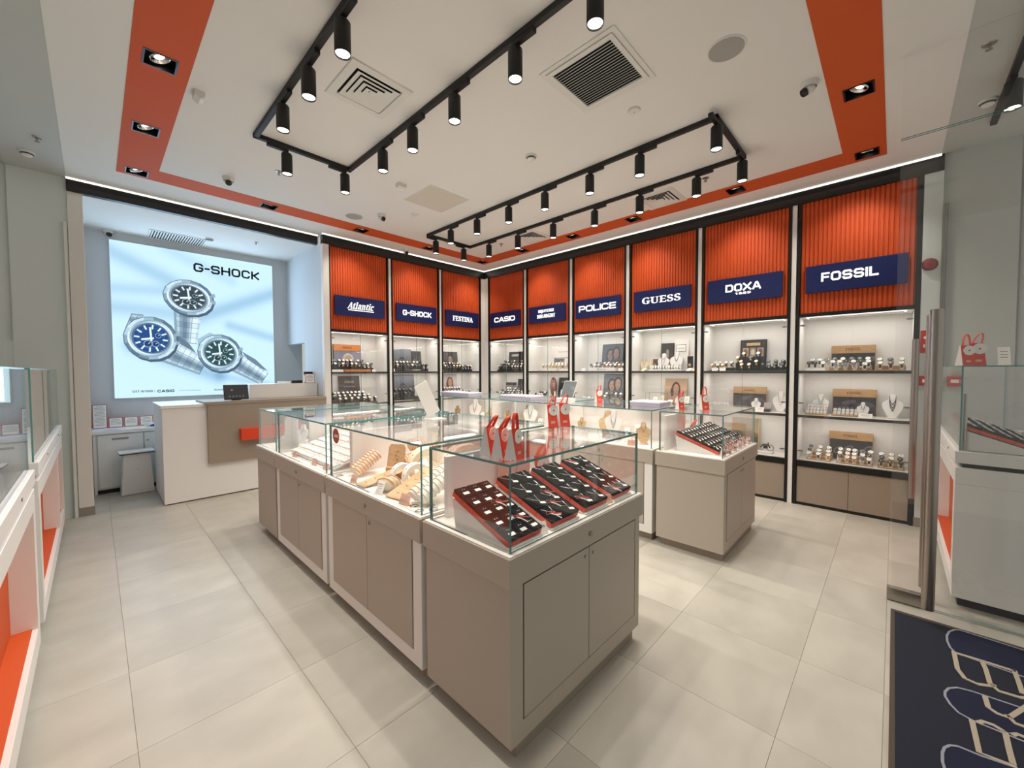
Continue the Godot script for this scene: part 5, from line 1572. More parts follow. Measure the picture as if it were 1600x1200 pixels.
	o = thing("acrylic_riser", "clear acrylic riser with a glass shelf, middle shelf, third bay from the door", "riser", bay(6) * at(0.15, LV[1], -0.22))
	part(o, "top", pane(Geo.new(M.glass), V(0, 0.175, -0.06), V(0.55, 0.18, 0.06)))
	for xx in [0.0, 0.275, 0.545]:
		part(o, "leg", pane(Geo.new(M.glass), V(xx, 0, -0.06), V(xx + 0.005, 0.175, 0.06)))
	for k in 6:
		card("earring_card", bay(6) * at(0.17 + 0.11 * k, LV[1], -0.13 - 0.03 * (k % 2)), 0.065, 0.09 + 0.03 * (k % 3), "paper" if k % 2 else "cream", "pale jewellery card, %s from left, middle shelf, third bay from the door" % NTH[k], "jewellery cards in the third bay from the door")
	# third bay right of the room corner
	ad(5, 0, 0.3, 0.38, 0.43, -0.35, "dusk", "gunmetal", "blue grey couple advert, upper shelf, third bay right of the room corner")
	watches(5, 0, [[-0.24, 0.06, spread(0.26, 0.84, 8)], [-0.16, 0.03, spread(0.2, 0.84, 9)]], ["steel", "steelblack", "brown", "gold"], "grey_card", "grey", "shelf_white")
	o = solo("name_plinth", Geo.new(M.white_lam).box(V(-0.24, 0, -0.03), V(0.24, 0.05, 0.03), 0.003), "long white name plinth, upper shelf, third bay right of the room corner", "plinth", bay(5) * at(0.47, LV[0], -0.09))
	fit(o, "lettering", "POLICE", 0.16, 0.016, M.grey_card, at(0, 0.026, 0.0305), false, 0.0, 0.001)
	for k in 2:
		card("label_card", bay(5) * at([0.12, 0.78][k], LV[0], -0.09), 0.07, 0.045, "paper", ["white name card, left end, upper shelf, third bay right of the corner", "white name card, right end, upper shelf, third bay right of the corner"][k], "name cards")
	ad(5, 1, 0.33, 0.385, 0.435, -0.35, "couple", "gunmetal", "muted couple advert, middle shelf, third bay right of the room corner")
	watches(5, 1, [[-0.24, 0.07, spread(0.36, 0.84, 6)], [-0.16, 0.03, spread(0.3, 0.84, 7)]], ["steel", "steelblack", "browndark"], "grey_card", "grey", "grey_card")
	bracelets(5, 1, 0.08, 0.26, -0.15, 5, "low stand of dark leather bracelets, third bay right of the room corner")
	# second bay right of the corner
	o = ad(4, 0, 0.3, 0.36, 0.41, -0.35, "", "white_lam", "white advert of a couple under a black line, second bay right of the room corner")
	part(o, "print", Geo.new(pic("couple")).face(V(0.01, 0.0, 0.001), V(0.24, 0.0, 0.001), V(0.24, 0.22, 0.001), V(0.01, 0.22, 0.001)))
	part(o, "rule", Geo.new(M.pad_black).box(V(0.0, 0.228, 0), V(0.36, 0.236, 0.002)))
	fit(o, "lettering", "SILVER", 0.2, 0.022, M.grey_card, at(0.2, 0.34, 0.001), false, 0.0, 0.001)
	watches(4, 0, [[-0.25, 0.07, spread(0.3, 0.84, 8)], [-0.17, 0.04, spread(0.2, 0.84, 9)]], ["gold", "steel", "brown"], "cream", "white", "white_lam")
	solo("name_plinth", Geo.new(M.white_lam).box(V(-0.19, 0, -0.03), V(0.19, 0.045, 0.03), 0.003), "long white blank plinth, upper shelf, second bay right of the room corner", "plinth", bay(4) * at(0.4, LV[0], -0.09))
	o = thing("advert_board", "rounded rose coloured portrait advert, second bay right of the room corner", "advert", bay(4) * at(0.32, LV[1], -0.33))
	part(o, "board", Geo.new(M.leather_brown).prism(PackedVector2Array(oval(V2(0, 0.21), 0.068, 0.165, 0.0, 28)), -0.012, 0).box(V(-0.03, 0, -0.012), V(0.03, 0.08, 0)))
	part(o, "print", Geo.new(pic("rose")).face(V(-0.045, 0.1, 0.001), V(0.045, 0.1, 0.001), V(0.045, 0.33, 0.001), V(-0.045, 0.33, 0.001)))
	o = ad(4, 1, 0.415, 0.24, 0.37, -0.34, "", "pad_black", "plain black board with a grey name, second bay right of the room corner")
	fit(o, "lettering", "silver", 0.12, 0.03, M.grey_card, at(0.12, 0.3, 0.001), true, 0.2, 0.001)
	for k in 5:
		var hg := Geo.new(M.white_lam).lathe([[0.022, 0], [0.02, 0.02], [0.014, 0.06], [0.012, 0.11 + 0.03 * (k % 2)], [0.006, 0.135 + 0.03 * (k % 2)], [0, 0.137 + 0.03 * (k % 2)]], 12)
		solo("ring_finger", hg, "white cone for rings, %s from left, second bay right of the room corner" % NTH[k], "ring holder", bay(4) * at(0.18 + 0.13 * k, LV[1], -0.22 - 0.02 * (k % 2)), "ring cones in the second bay right of the corner")
	watches(4, 1, [[-0.15, 0.012, spread(0.06, 0.34, 6)], [-0.23, 0.04, spread(0.1, 0.3, 4)]], ["black", "browndark", "blackwhite"], "paper", "white", "paper")
	# first bay right of the corner
	o = ad(3, 0, 0.17, 0.40, 0.38, -0.34, "", "pad_black", "black name board raised above the watches, first bay right of the room corner")
	fit(o, "lettering", "CASIO", 0.18, 0.042, M.paper, at(0.17, 0.31, 0.001), false, 0.0, 0.001)
	watches(3, 0, [[-0.27, 0.13, spread(0.14, 0.84, 8)], [-0.2, 0.07, spread(0.12, 0.86, 11)], [-0.12, 0.025, spread(0.12, 0.86, 10)]], ["steel", "gold", "steelblack", "black"], "pad_black", "black", "pad_black")
	o = thing("gift_box", "low grey box, middle shelf, first bay right of the room corner", "box", bay(3) * at(0.3, LV[1], -0.3))
	part(o, "body", Geo.new(M.grey_card).box(V(-0.095, 0, -0.05), V(0.095, 0.26, 0.05), 0.003))
	part(o, "lid", Geo.new(M.gunmetal).box(V(-0.097, 0.21, -0.052), V(0.097, 0.266, 0.052), 0.003))
	ad(3, 1, 0.415, 0.17, 0.335, -0.34, "watches", "pad_black", "tall dark watch advert, middle shelf, first bay right of the room corner")
	watches(3, 1, [[-0.23, 0.09, spread(0.26, 0.6, 5)], [-0.16, 0.05, spread(0.2, 0.84, 9)], [-0.09, 0.012, spread(0.1, 0.84, 9)]], ["steel", "brown", "steelblack"], "grey_card", "grey", "grey_card")
	# bay beside the desk
	header_ad(0, 0, 0.18, 0.44, 0.43, -0.35, "man", "wood_orange", 0.1, "DOXA", "pad_black", "portrait advert with an orange header, bay beside the reception desk", "pad_black")
	watches(0, 0, [[-0.26, 0.11, spread(0.06, 0.6, 9)], [-0.18, 0.06, spread(0.08, 0.72, 10)]], ["steel", "brown", "steelblack", "gold", "blackwhite"], "pad_black", "black", "pad_black")
	solo("name_plinth", Geo.new(M.wood_orange).box(V(-0.2, 0, -0.04), V(0.2, 0.035, 0.04), 0.003), "orange plinth before the watches, bay beside the reception desk", "plinth", bay(0) * at(0.43, LV[0], -0.1))
	for k in 4:
		card("label_card", bay(0) * at([0.06, 0.12, 0.18, 0.7][k], LV[0], -0.09), 0.06, 0.035, "paper", "white name card, %s from left, upper shelf, bay beside the reception desk" % NTH[k], "name cards in the bay beside the desk")
	o = ad(0, 1, 0.25, 0.34, 0.42, -0.34, "", "brown_dark", "dark red brown board with pale script, bay beside the reception desk")
	fit(o, "lettering", "Atlantic", 0.16, 0.045, M.grey_card, at(0.17, 0.33, 0.001), true, 0.25, 0.001)
	fit(o, "lettering", "SWISS WATCHES", 0.18, 0.016, M.grey_card, at(0.17, 0.25, 0.001), false, 0.0, 0.001)
	watches(0, 1, [[-0.27, 0.1, spread(0.04, 0.62, 9)], [-0.19, 0.06, spread(0.06, 0.68, 8)], [-0.11, 0.02, spread(0.1, 0.76, 7)]], ["steel", "gold", "brown", "blackwhite"], "pad_black", "brown", "brown_dark")
	# second bay from the desk
	ad(1, 0, 0.18, 0.39, 0.39, -0.34, "storm", "pad_black", "wide dark stormy advert, upper shelf, second bay from the desk")
	ad(1, 0, 0.585, 0.2, 0.365, -0.36, "watches", "pad_black", "narrow dark watch advert, upper shelf, second bay from the desk")
	watches(1, 0, [[-0.26, 0.1, spread(0.1, 0.7, 9)], [-0.18, 0.05, spread(0.06, 0.78, 10)]], ["black", "gold", "steel", "steelblack"], "pad_black", "black", "pad_black")
	card("label_card", bay(1) * at(0.05, LV[0], -0.09), 0.06, 0.05, "paper", "white name card, left end, upper shelf, second bay from the desk", "name cards")
	o = solo("name_plinth", Geo.new(M.gunmetal).box(V(-0.2, 0, -0.03), V(0.2, 0.05, 0.03), 0.003), "dark metal name plinth, upper shelf, second bay from the desk", "plinth", bay(1) * at(0.44, LV[0], -0.09))
	fit(o, "lettering", "G-SHOCK", 0.15, 0.018, M.paper, at(0.03, 0.026, 0.0305), false, 0.0, 0.001)
	ad(1, 1, 0.175, 0.445, 0.43, -0.34, "storm", "gunmetal", "wide grey stormy advert, middle shelf, second bay from the desk")
	watches(1, 1, [[-0.26, 0.12, spread(0.06, 0.5, 6)], [-0.18, 0.06, spread(0.06, 0.5, 6)]], ["black", "steelblack", "black"], "pad_black", "black", "pad_black")
	o = solo("name_plinth", Geo.new(M.pad_black).box(V(-0.2, 0, -0.04), V(0.2, 0.06, 0.04), 0.003), "black name plinth, middle shelf, second bay from the desk", "plinth", bay(1) * at(0.62, LV[1], -0.11))
	fit(o, "lettering", "G-SHOCK", 0.18, 0.026, M.paper, at(0.0, 0.03, 0.0405), false, 0.0, 0.001)
	var cg := Geo.new(M.gunmetal)
	cg.put(Transform3D(Basis(V(1.6, 0, 0), V(0, 0.9, 0), V(0, 0, 0.8)), V(0, 0.12, 0))).ball(Vector3.ZERO, 0.13, 18)
	solo("round_case", cg, "rounded dark case, lower shelf, second bay from the desk", "case", bay(1) * at(0.4, LV[2], -0.26))
	# third bay from the desk
	ad(2, 0, 0.245, 0.39, 0.38, -0.35, "dark_man", "pad_black", "dark portrait advert, upper shelf, third bay from the desk")
	watches(2, 0, [[-0.26, 0.09, spread(0.1, 0.62, 8)], [-0.18, 0.04, spread(0.06, 0.82, 11)]], ["gold", "steel", "steelblack", "brown"], "pad_black", "black", "pad_black")
	card("label_card", bay(2) * at(0.05, LV[0], -0.09), 0.06, 0.05, "paper", "white name card, left end, upper shelf, third bay from the desk", "name cards")
	ad(2, 1, 0.24, 0.39, 0.44, -0.35, "beach", "white_lam", "pale advert of a seated woman, middle shelf, third bay from the desk")
	watches(2, 1, [[-0.26, 0.11, spread(0.1, 0.6, 8)], [-0.18, 0.05, spread(0.06, 0.8, 10)]], ["steel", "gold", "blackwhite"], "lavender", "lavender", "lavender")


# a low stand with slots full of rings: one part, too small to pick apart
func rings(i: int, lv: int, x0: float, x1: float, z: float, rows: int, n: int, front: String, label: String) -> void:
	var o := thing("ring_stand", label, "ring stand", bay(i) * at(x0, LV[lv], z))
	var w := x1 - x0
	part(o, "base", Geo.new(M[front]).box(V(-0.01, 0, -0.04 * rows), V(w + 0.01, 0.014, 0.03), 0.002))
	var g := Geo.new(M.white_lam)
	var s := Geo.new(M.silver)
	for r in rows:
		for k in n:
			var x := w * (k + 0.5) / n
			var y := 0.014 + 0.03 * r
			g.box(V(x - w * 0.4 / n, 0.014, -0.04 * r - 0.02), V(x + w * 0.4 / n, y + 0.03, -0.04 * r + 0.012), 0.003)
			var t := []
			for a in 8:
				t.append(V(x + 0.009 * cos(TAU * a / 8), y + 0.036 + 0.009 * sin(TAU * a / 8), -0.04 * r))
			s.tube(t, 0.0018, 4, true)
	part(o, "ring_pad", g)
	meta(part(o, "ring", s), "", "", "", "stuff")


func bracelets(i: int, lv: int, x0: float, x1: float, z: float, n: int, label: String) -> void:
	var o := thing("bracelet_stand", label, "bracelet stand", bay(i) * at(x0, LV[lv], z))
	var w := x1 - x0
	part(o, "base", Geo.new(M.white_lam).box(V(-0.02, 0, -0.05), V(w + 0.02, 0.02, 0.05), 0.003))
	part(o, "bar", Geo.new(M.paper).cyl(V(0, 0.05, 0), V(w, 0.05, 0), 0.026, 0.026, 14))
	for k in n:
		var t := []
		for a in 14:
			t.append(V(w * (k + 0.5) / n, 0.05 + 0.029 * sin(TAU * a / 14), 0.029 * cos(TAU * a / 14)))
		part(o, "bracelet", Geo.new(M.gunmetal if k % 3 else M.silver).tube(t, 0.005, 6, true))


# ---------------------------------------------------------------- goods in and on the islands
func jewel_box(w: float, d: float, kind: int) -> Node3D:
	var o := thing("jewellery_box", "", "jewellery box", at(0, 0, 0))
	part(o, "red_base", Geo.new(M.red_card).box(V(0.001, 0, 0.001), V(w - 0.001, 0.02, d - 0.001), 0.002))
	part(o, "black_pad", Geo.new(M.pad_black).box(V(0.0015, 0.02, 0.0015), V(w - 0.0015, 0.036, d - 0.0015), 0.003))
	if kind == 0:
		part(o, "price_tag", Geo.new(M.paper).box(V(w * 0.3, 0.036, d * 0.56), V(w * 0.76, 0.0372, d * 0.78)))
		for x in [0.42, 0.6]:
			part(o, "ear_stud", Geo.new(M.silver).ball(V(w * x, 0.039, d * 0.36), 0.0035, 8))
	elif kind == 1:
		part(o, "price_tag", Geo.new(M.paper).put(Transform3D(Basis(Vector3.UP, -0.35), V(w * 0.66, 0, d * 0.72))).box(V(-0.014, 0.036, -0.007), V(0.014, 0.0372, 0.007)))
		part(o, "chain", Geo.new(M.silver).tube([V(w * 0.1, 0.0375, d * 0.12), V(w * 0.3, 0.0375, d * 0.36), V(w * 0.55, 0.0385, d * 0.55), V(w * 0.62, 0.0375, d * 0.35), V(w * 0.66, 0.0375, d * 0.08)], 0.0015, 4))
		part(o, "pendant", Geo.new(M.silver).ball(V(w * 0.55, 0.039, d * 0.57), 0.0038, 8))
	else:
		part(o, "price_tag", Geo.new(M.paper).put(Transform3D(Basis(Vector3.UP, 0.6), V(w * 0.5, 0, d * 0.6))).box(V(-0.014, 0.036, -0.007), V(0.014, 0.0372, 0.007)))
		var t := []
		for a in 10:
			t.append(V(w * 0.5 + 0.012 * cos(TAU * a / 10), 0.041, d * 0.32 + 0.012 * sin(TAU * a / 10)))
		part(o, "ring", Geo.new(M.silver).tube(t, 0.0022, 5, true))
	return o


# a sloping row of boxes on a white wedge; x places the low front left corner, facing +z
func jewel_tray(x: Transform3D, cols: int, rows: int, w: float, kind: int, label: String, stand_label: String, group: String) -> void:
	var ang := deg_to_rad(20.5)
	var ln := 0.366
	var up := ln * sin(ang)
	var run := ln * cos(ang)
	var slope := x * Transform3D(Basis(Vector3.RIGHT, ang), V(0, 0.008 + up, -run))
	var st := thing("tray_stand", stand_label, "display stand", x, "white wedge stands for jewellery boxes")
	part(st, "wedge", Geo.new(M.white_lam).put(Transform3D(Basis(V(0, 0, -1), V(0, 1, 0), V(1, 0, 0)), Vector3.ZERO)).prism(PackedVector2Array([V2(0.0, 0.0), V2(run - 0.02, 0.0), V2(run, up), V2(0.0, 0.004)]), 0.004, w - 0.004))
	part(st, "lip", Geo.new(M.white_lam).box(V(0, 0, 0.0), V(w, 0.009, 0.012), 0.002))
	var bw := w / cols
	var bd := ln / rows
	var made := func() -> Node3D: return jewel_box(bw, bd, kind)
	for r in rows:
		for c in cols:
			var where := "%s row from front, %s column" % [NTH[rows - 1 - r], ["left", "right"][c] if cols == 2 else ["left", "middle", "right"][c]]
			again("jewel/%.3f/%.3f/%d" % [bw, bd, kind], made, slope * at(c * bw, 0.0005, r * bd), label % where, group)


func gift_bag(s: float, strap: int) -> Node3D:
	var o := thing("gift_bag", "", "gift bag", at(0, 0, 0))
	var w := 0.026 * s
	var d := 0.025 * s
	var h := 0.105 * s
	var f := Geo.new(M.red_card)
	f.quad(V(-w, 0, d), V(w, 0, d), V(w * 0.9, h, 0.004), V(-w * 0.9, h, 0.004))
	f.quad(V(w, 0, -d), V(-w, 0, -d), V(-w * 0.9, h, -0.004), V(w * 0.9, h, -0.004))
	f.quad(V(-w, 0, -d), V(w, 0, -d), V(w, 0, d), V(-w, 0, d))
	f.quad(V(-w * 0.9, h, 0.004), V(w * 0.9, h, 0.004), V(w * 0.9, h, -0.004), V(-w * 0.9, h, -0.004))
	part(o, "front", f)
	var g := Geo.new(mt("bag_grey", "#ddd6d3", 0.8))
	g.quad(V(-w, 0, -d), V(-w, 0, d), V(-w * 0.9, h, 0.004), V(-w * 0.9, h, -0.004))
	g.quad(V(w, 0, d), V(w, 0, -d), V(w * 0.9, h, -0.004), V(w * 0.9, h, 0.004))
	part(o, "gusset", g, "grey gusset")
	var arc := []
	for k in 13:
		var a := PI * k / 12.0
		arc.append(V(-w * 0.6 * cos(a), h - 0.004 + 0.062 * s * sin(a) * (1.0 if strap == 0 else 0.75), 0.006 + (0.03 * s * sin(a) if strap else 0.0)))
	part(o, "handle", Geo.new(M.red_card).band(arc, V(0, 0.0, 0.0065 * s), 0.0015))
	var t := Transform3D(Basis(V(1, 0, 0), V(0, 0, 1), V(0, -1, 0)), V(0.006 * s, h * 0.74, 0.0145 * s))
	part(o, "round_tag", Geo.new(M.paper).put(t).lathe([[0, 0.0], [0.025 * s, 0.0], [0.025 * s, 0.0015], [0, 0.0015]], 20))
	part(o, "tag_dot", Geo.new(M.red).put(t).lathe([[0.004 * s, 0.0017], [0, 0.0018]], 8))
	part(o, "print", Geo.new(M.pink_paper).box(V(-w * 0.4, h * 0.16, d * 0.86), V(w * 0.4, h * 0.26, d * 0.88)))
	return o

func bag(x: Transform3D, s: float, strap: int, label: String) -> void:
	var made := func() -> Node3D: return gift_bag(s, strap)
	again("bag/%.2f/%d" % [s, strap], made, x, label, "red gift bags")


func roll(n: int, colour: String, ringc: String, r: float, ln: float) -> Node3D:
	var o := thing("bracelet_roll", "", "bracelet display", at(0, 0, 0))
	part(o, "cushion", Geo.new(M[colour]).put(Transform3D(Basis(V(0, -1, 0), V(1, 0, 0), V(0, 0, 1)), Vector3.ZERO)).lathe([[0, 0], [r * 0.9, 0.003], [r, 0.012], [r, ln - 0.012], [r * 0.9, ln - 0.003], [0, ln]], 18))
	for k in n:
		var t := []
		for a in 14:
			t.append(V(ln * (k + 0.6) / (n + 0.2), r * 1.06 * cos(TAU * a / 14), r * 1.06 * sin(TAU * a / 14)))
		part(o, "bracelet", Geo.new(M[ringc]).tube(t, r * 0.13, 6, true))
	return o


func arch_stand(colour: String, r: float, w: float) -> Node3D:
	var o := thing("arch_stand", "", "jewellery stand", at(0, 0, 0))
	var p := PackedVector2Array()
	for k in 15:
		var a := deg_to_rad(-38) + deg_to_rad(200) * k / 14.0
		p.append(V2(r * cos(a), r * 0.62 + r * sin(a)))
	for k in 15:
		var a := deg_to_rad(162) - deg_to_rad(200) * k / 14.0
		p.append(V2(r * 0.66 * cos(a) + r * 0.14, r * 0.62 + r * 0.66 * sin(a) - r * 0.06))
	part(o, "crescent", Geo.new(M[colour]).put(Transform3D(Basis(V(-1, 0, 0), V(0, 1, 0), V(0, 0, -1)), Vector3.ZERO)).prism(p, -w / 2, w / 2))
	var g := Geo.new(M.gunmetal)
	for k in 5:
		var a := deg_to_rad(10 + 30 * k)
		g.ball(V(-r * 1.005 * cos(a), r * 0.62 + r * 1.005 * sin(a), 0), 0.0035, 6)
	part(o, "jewel", g)
	part(o, "foot", Geo.new(M[colour]).box(V(-r * 0.6, 0, -w * 0.6), V(r * 0.8, 0.006, w * 0.6), 0.002))
	return o


func sloped_card(x: Transform3D, w: float, l: float, rise: float, m: String, label: String) -> void:
	var o := thing("sloped_display", label, "jewellery display", x)
	var a := asin(rise / l)
	var t := Transform3D(Basis(Vector3.BACK, a), V(0, 0.003, 0))
	part(o, "panel", Geo.new(M[m]).put(t).box(V(0, 0, -w / 2), V(l, 0.006, w / 2), 0.002))
	part(o, "prop", Geo.new(M[m]).box(V(l * cos(a) - 0.02, 0, -w * 0.3), V(l * cos(a) - 0.012, rise - 0.006, w * 0.3)))
	var g := Geo.new(M.leather_brown).put(t)
	for k in 4:
		g.ball(V(l * (0.15 + 0.22 * k), 0.008, -0.004), 0.003, 6).ball(V(l * (0.15 + 0.22 * k), 0.008, 0.008), 0.002, 6)
	part(o, "earring", g)


func ring_tray(x: Transform3D, w: float, l: float, label: String) -> void:
	var o := thing("ring_tray", label, "ring tray", x, "white ring trays")
	var t := Transform3D(Basis(Vector3.BACK, deg_to_rad(17)), V(0, 0.004, 0))
	part(o, "board", Geo.new(M.white_lam).put(t).box(V(0, 0, -w), V(l, 0.016, 0), 0.003))
	part(o, "prop", Geo.new(M.white_lam).box(V(l * 0.9, 0, -w + 0.02), V(l * 0.92, l * 0.26, -0.02)))
	var pads := Geo.new(M.paper).put(t)
	var r := Geo.new(M.gunmetal).put(t)
	for a in 6:
		for b in 9:
			var px := l * (a + 0.5) / 6
			var pz := -w * (b + 0.5) / 9
			pads.box(V(px - l * 0.07, 0.016, pz - w * 0.045), V(px + l * 0.055, 0.03, pz + w * 0.045), 0.004)
			r.ball(V(px + l * 0.02, 0.032, pz), 0.004, 4)
	meta(part(o, "ring_cushion", pads), "", "", "", "stuff")
	meta(part(o, "ring", r), "", "", "", "stuff")


func island_goods() -> void:
	var xs := [[1.072, 0.2, 3, 5, 0, "earring", "leftmost"], [1.335, 0.205, 2, 4, 1, "necklace", "second from left"], [1.592, 0.205, 2, 4, 1, "necklace", "third from left"], [1.853, 0.19, 2, 4, 1, "necklace", "rightmost"]]
	for q in xs:
		jewel_tray(at(q[0], GD, -1.052), q[2], q[3], q[1], q[4], "%s box, %%s, %s tray, near end counter" % [q[5], q[6]], "white wedge stand, %s of four in the near end counter" % q[6], "%s boxes, %s tray of the near end counter" % [q[5], q[6]])
	# string charms lying on the boxes
	var charm := func() -> Node3D:
		var o := thing("string_charm", "", "charm", at(0, 0, 0))
		part(o, "bow", Geo.new(mt("string_pink", "#c9685c", 0.8)).tube([V(0, 0, 0), V(0.02, 0.006, -0.012), V(0.03, 0.003, 0.004), V(0.008, 0.008, 0.004), V(-0.016, 0.006, -0.014), V(-0.026, 0.003, 0.002), V(-0.004, 0.007, 0.006)], 0.0014, 5))
		part(o, "white_tassel", Geo.new(M.paper).tube([V(0, 0.003, 0.004), V(0.014, 0.004, 0.024), V(0.026, 0.001, 0.046)], 0.0026, 6))
		part(o, "red_tassel", Geo.new(M.red_card).tube([V(0, 0.003, 0.004), V(0.03, 0.004, 0.016), V(0.056, 0.001, 0.022)], 0.0026, 6))
		return o
	var cp := [[1.19, 0.2, 0, "upper"], [1.2, 0.08, 0, "lower"], [1.44, 0.09, 1, "middle"], [1.37, 0.03, 1, "lowest"], [1.48, 0.16, 1, "upper"], [1.62, 0.05, 2, "low"], [1.88, 0.32, 3, "upper"], [1.9, 0.03, 3, "lower"]]
	for q in cp:
		var y: float = GD + 0.046 + q[1] * sin(deg_to_rad(20.5))
		again("string_charm", charm, Transform3D(Basis(Vector3.RIGHT, deg_to_rad(20.5)), V(q[0], y, -1.052 - q[1] * cos(deg_to_rad(20.5)))), "red and white string charm on the %s tray, %s part, near end counter" % [xs[q[2]][6], q[3]], "string charms in the near end counter")
	card("price_card", at(1.285, GD, -1.045, -12), 0.045, 0.05, "paper", "white price card between the left trays of the near end counter", "price cards", "-10%")
	card("price_card", at(1.815, GD, -1.045, -12), 0.05, 0.045, "peach", "peach price card before the right trays of the near end counter", "price cards")
	var sg := thing("charm_poster", "pink spring charm poster standing behind the trays of the near end counter", "poster", at(1.435, GD, -1.47))
	part(sg, "board", Geo.new(mt("poster_pink", "#e6b9b0", 0.7)).box(V(0, 0, -0.006), V(0.245, 0.3, 0)))
	part(sg, "red_band", Geo.new(M.red_card).box(V(0.004, 0.2, 0), V(0.241, 0.296, 0.001)))
	fit(sg, "lettering", "MĂRȚIȘOR", 0.19, 0.026, M.siren_red, at(0.122, 0.235, 0.0015), false, 0.0, 0.0006)
	var twig := Geo.new(M.siren_red)
	twig.tube([V(0.01, 0.1, 0.001), V(0.08, 0.085, 0.001), V(0.16, 0.1, 0.001), V(0.235, 0.12, 0.001)], 0.0015, 4).tube([V(0.06, 0.04, 0.001), V(0.11, 0.09, 0.001), V(0.14, 0.17, 0.001), V(0.18, 0.19, 0.001)], 0.0015, 4).tube([V(0.08, 0.14, 0.001), V(0.12, 0.09, 0.001), V(0.19, 0.05, 0.001)], 0.0015, 4)
	part(sg, "branch_print", twig)
	bag(at(1.76, GD, -1.47, -8), 1.9, 1, "red gift bag with a round tag inside the near end counter")
	for q in [[1.115, -1.085, 0, "nearest the glass corner"], [1.105, -1.15, 1, "middle of the three"], [1.10, -1.215, 1, "rearmost of the three"]]:
		bag(at(q[0] + 0.03, TOP + 0.001, q[1], 12), 1.12, q[2], "red gift bag on the near end counter's glass top, " + q[3])
	bag(at(2.03, TOP + 0.001, -1.50, -25), 1.35, 1, "red gift bag with big round tag at the back corner of the glass top, left")
	bag(at(1.955, TOP + 0.001, -1.535, -25), 1.3, 1, "red gift bag with big round tag at the back corner of the glass top, right")
	# bracelet and earring displays of the second counter
	var x := 0.0
	var tilt := Basis(Vector3.BACK, deg_to_rad(32))
	for k in 2:
		var mk := func() -> Node3D: return roll(9, "cream", "peach", 0.028, 0.19)
		again("roll9", mk, Transform3D(tilt, V(1.15, GD + 0.03, -2.555 + 0.062 * k)), ["slanted bracelet roll with peach rings, far one of the left pair", "slanted bracelet roll with peach rings, near one of the left pair"][k], "bracelet rolls")
		var mk2 := func() -> Node3D: return roll(9, "paper", "cream", 0.034, 0.26)
		again("roll9w", mk2, Transform3D(Basis(Vector3.BACK, deg_to_rad(26)), V(1.12, GD + 0.036, -1.79 + 0.075 * k)), ["slanted white bracelet roll beside the end counter, far one of the pair", "slanted white bracelet roll beside the end counter, near one of the pair"][k], "bracelet rolls")
	for k in 2:
		var mk := func() -> Node3D: return roll(7, "cream", "peach", 0.034, 0.13)
		again("roll7", mk, Transform3D(Basis(Vector3.BACK, deg_to_rad(4)), V(1.38 + 0.06 * k, GD + [0.09, 0.19][k], -2.33 + 0.0 * k)), ["level peach bracelet roll behind the beige card, lower", "level peach bracelet roll behind the beige card, upper"][k], "bracelet rolls")
	solo("roll_post", Geo.new(M.cream).box(V(-0.01, 0, -0.05), V(0.01, 0.2, -0.035), 0.002), "slim cream post carrying two peach bracelet rolls", "display stand", at(1.41, GD, -2.33))
	sloped_card(at(1.07, GD, -2.275, 0), 0.11, 0.28, 0.05, "tan_card", "long beige earring display sloping up behind the first price cards")
	sloped_card(at(1.085, GD, -1.93, 8), 0.12, 0.3, 0.1, "tan_card", "long beige earring display sloping up behind the third price card")
	var ec := thing("earring_card", "upright beige earring card with rounded top leaning behind the displays", "jewellery display", at(1.33, GD, -2.32, -60))
	part(ec, "card", Geo.new(M.tan_card).put(Transform3D(Basis(Vector3.RIGHT, deg_to_rad(-14)), V(0, 0.06, 0))).prism(PackedVector2Array([V2(-0.06, 0), V2(0.06, 0), V2(0.06, 0.13), V2(0.045, 0.15), V2(-0.045, 0.15), V2(-0.06, 0.13)]), -0.003, 0.003))
	part(ec, "base", Geo.new(M.tan_card).box(V(-0.06, 0, -0.02), V(0.06, 0.065, 0.02), 0.003))
	var eg := Geo.new(M.leather_brown)
	for k in 4:
		eg.ball(V(0.01 * (k % 2), 0.085 + 0.026 * k, 0.0 - 0.007 * k + 0.001), 0.004, 6)
	part(ec, "earring", eg)
	var pil := thing("jewellery_pillow", "small cream jewellery pillow behind the white price card", "cushion", at(1.15, GD, -2.08, 20))
	part(pil, "cushion", Geo.new(M.cream).put(Transform3D(Basis(V(1, 0, 0), V(0, 0.62, 0), V(0, 0, 1.1)), V(0, 0.042, 0))).ball(Vector3.ZERO, 0.06, 14))
	var pw := Geo.new(M.tan_card)
	for k in 3:
		var t := []
		for a in 12:
			t.append(V(-0.03 + 0.03 * k, 0.042 + 0.038 * sin(TAU * a / 12), 0.064 * cos(TAU * a / 12)))
		pw.tube(t, 0.003, 5, true)
	part(pil, "bracelet", pw)
	for q in [[1.29, -2.165, 0.075, 0.045, "white jewellery arch, left one behind the price cards"], [1.33, -2.08, 0.08, 0.055, "white jewellery arch, right one behind the price cards"]]:
		var mk := func() -> Node3D: return arch_stand("paper", q[2], q[3])
		again("arch%.3f" % q[2], mk, at(q[0], GD, q[1], -8), q[4], "jewellery arches")
	for q in [[1.47, -2.17, 0.12, "tall cream crescent stand, far one of two beside the end counter"], [1.55, -1.88, 0.15, "tall cream crescent stand, near one of two beside the end counter"]]:
		var mk := func() -> Node3D: return arch_stand("cream", q[2], 0.09)
		again("arch%.3f" % q[2], mk, at(q[0], GD, q[1], -14), q[3], "jewellery arches")
	put_bust("cream", 0.24, "gold", [0.4], at(1.66, GD, -2.36, -50), "cream necklace bust behind the jewellery arches")
	card("price_card", at(1.075, GD, -2.38, -80), 0.06, 0.05, "peach", "peach price card below the left bracelet rolls", "price cards")
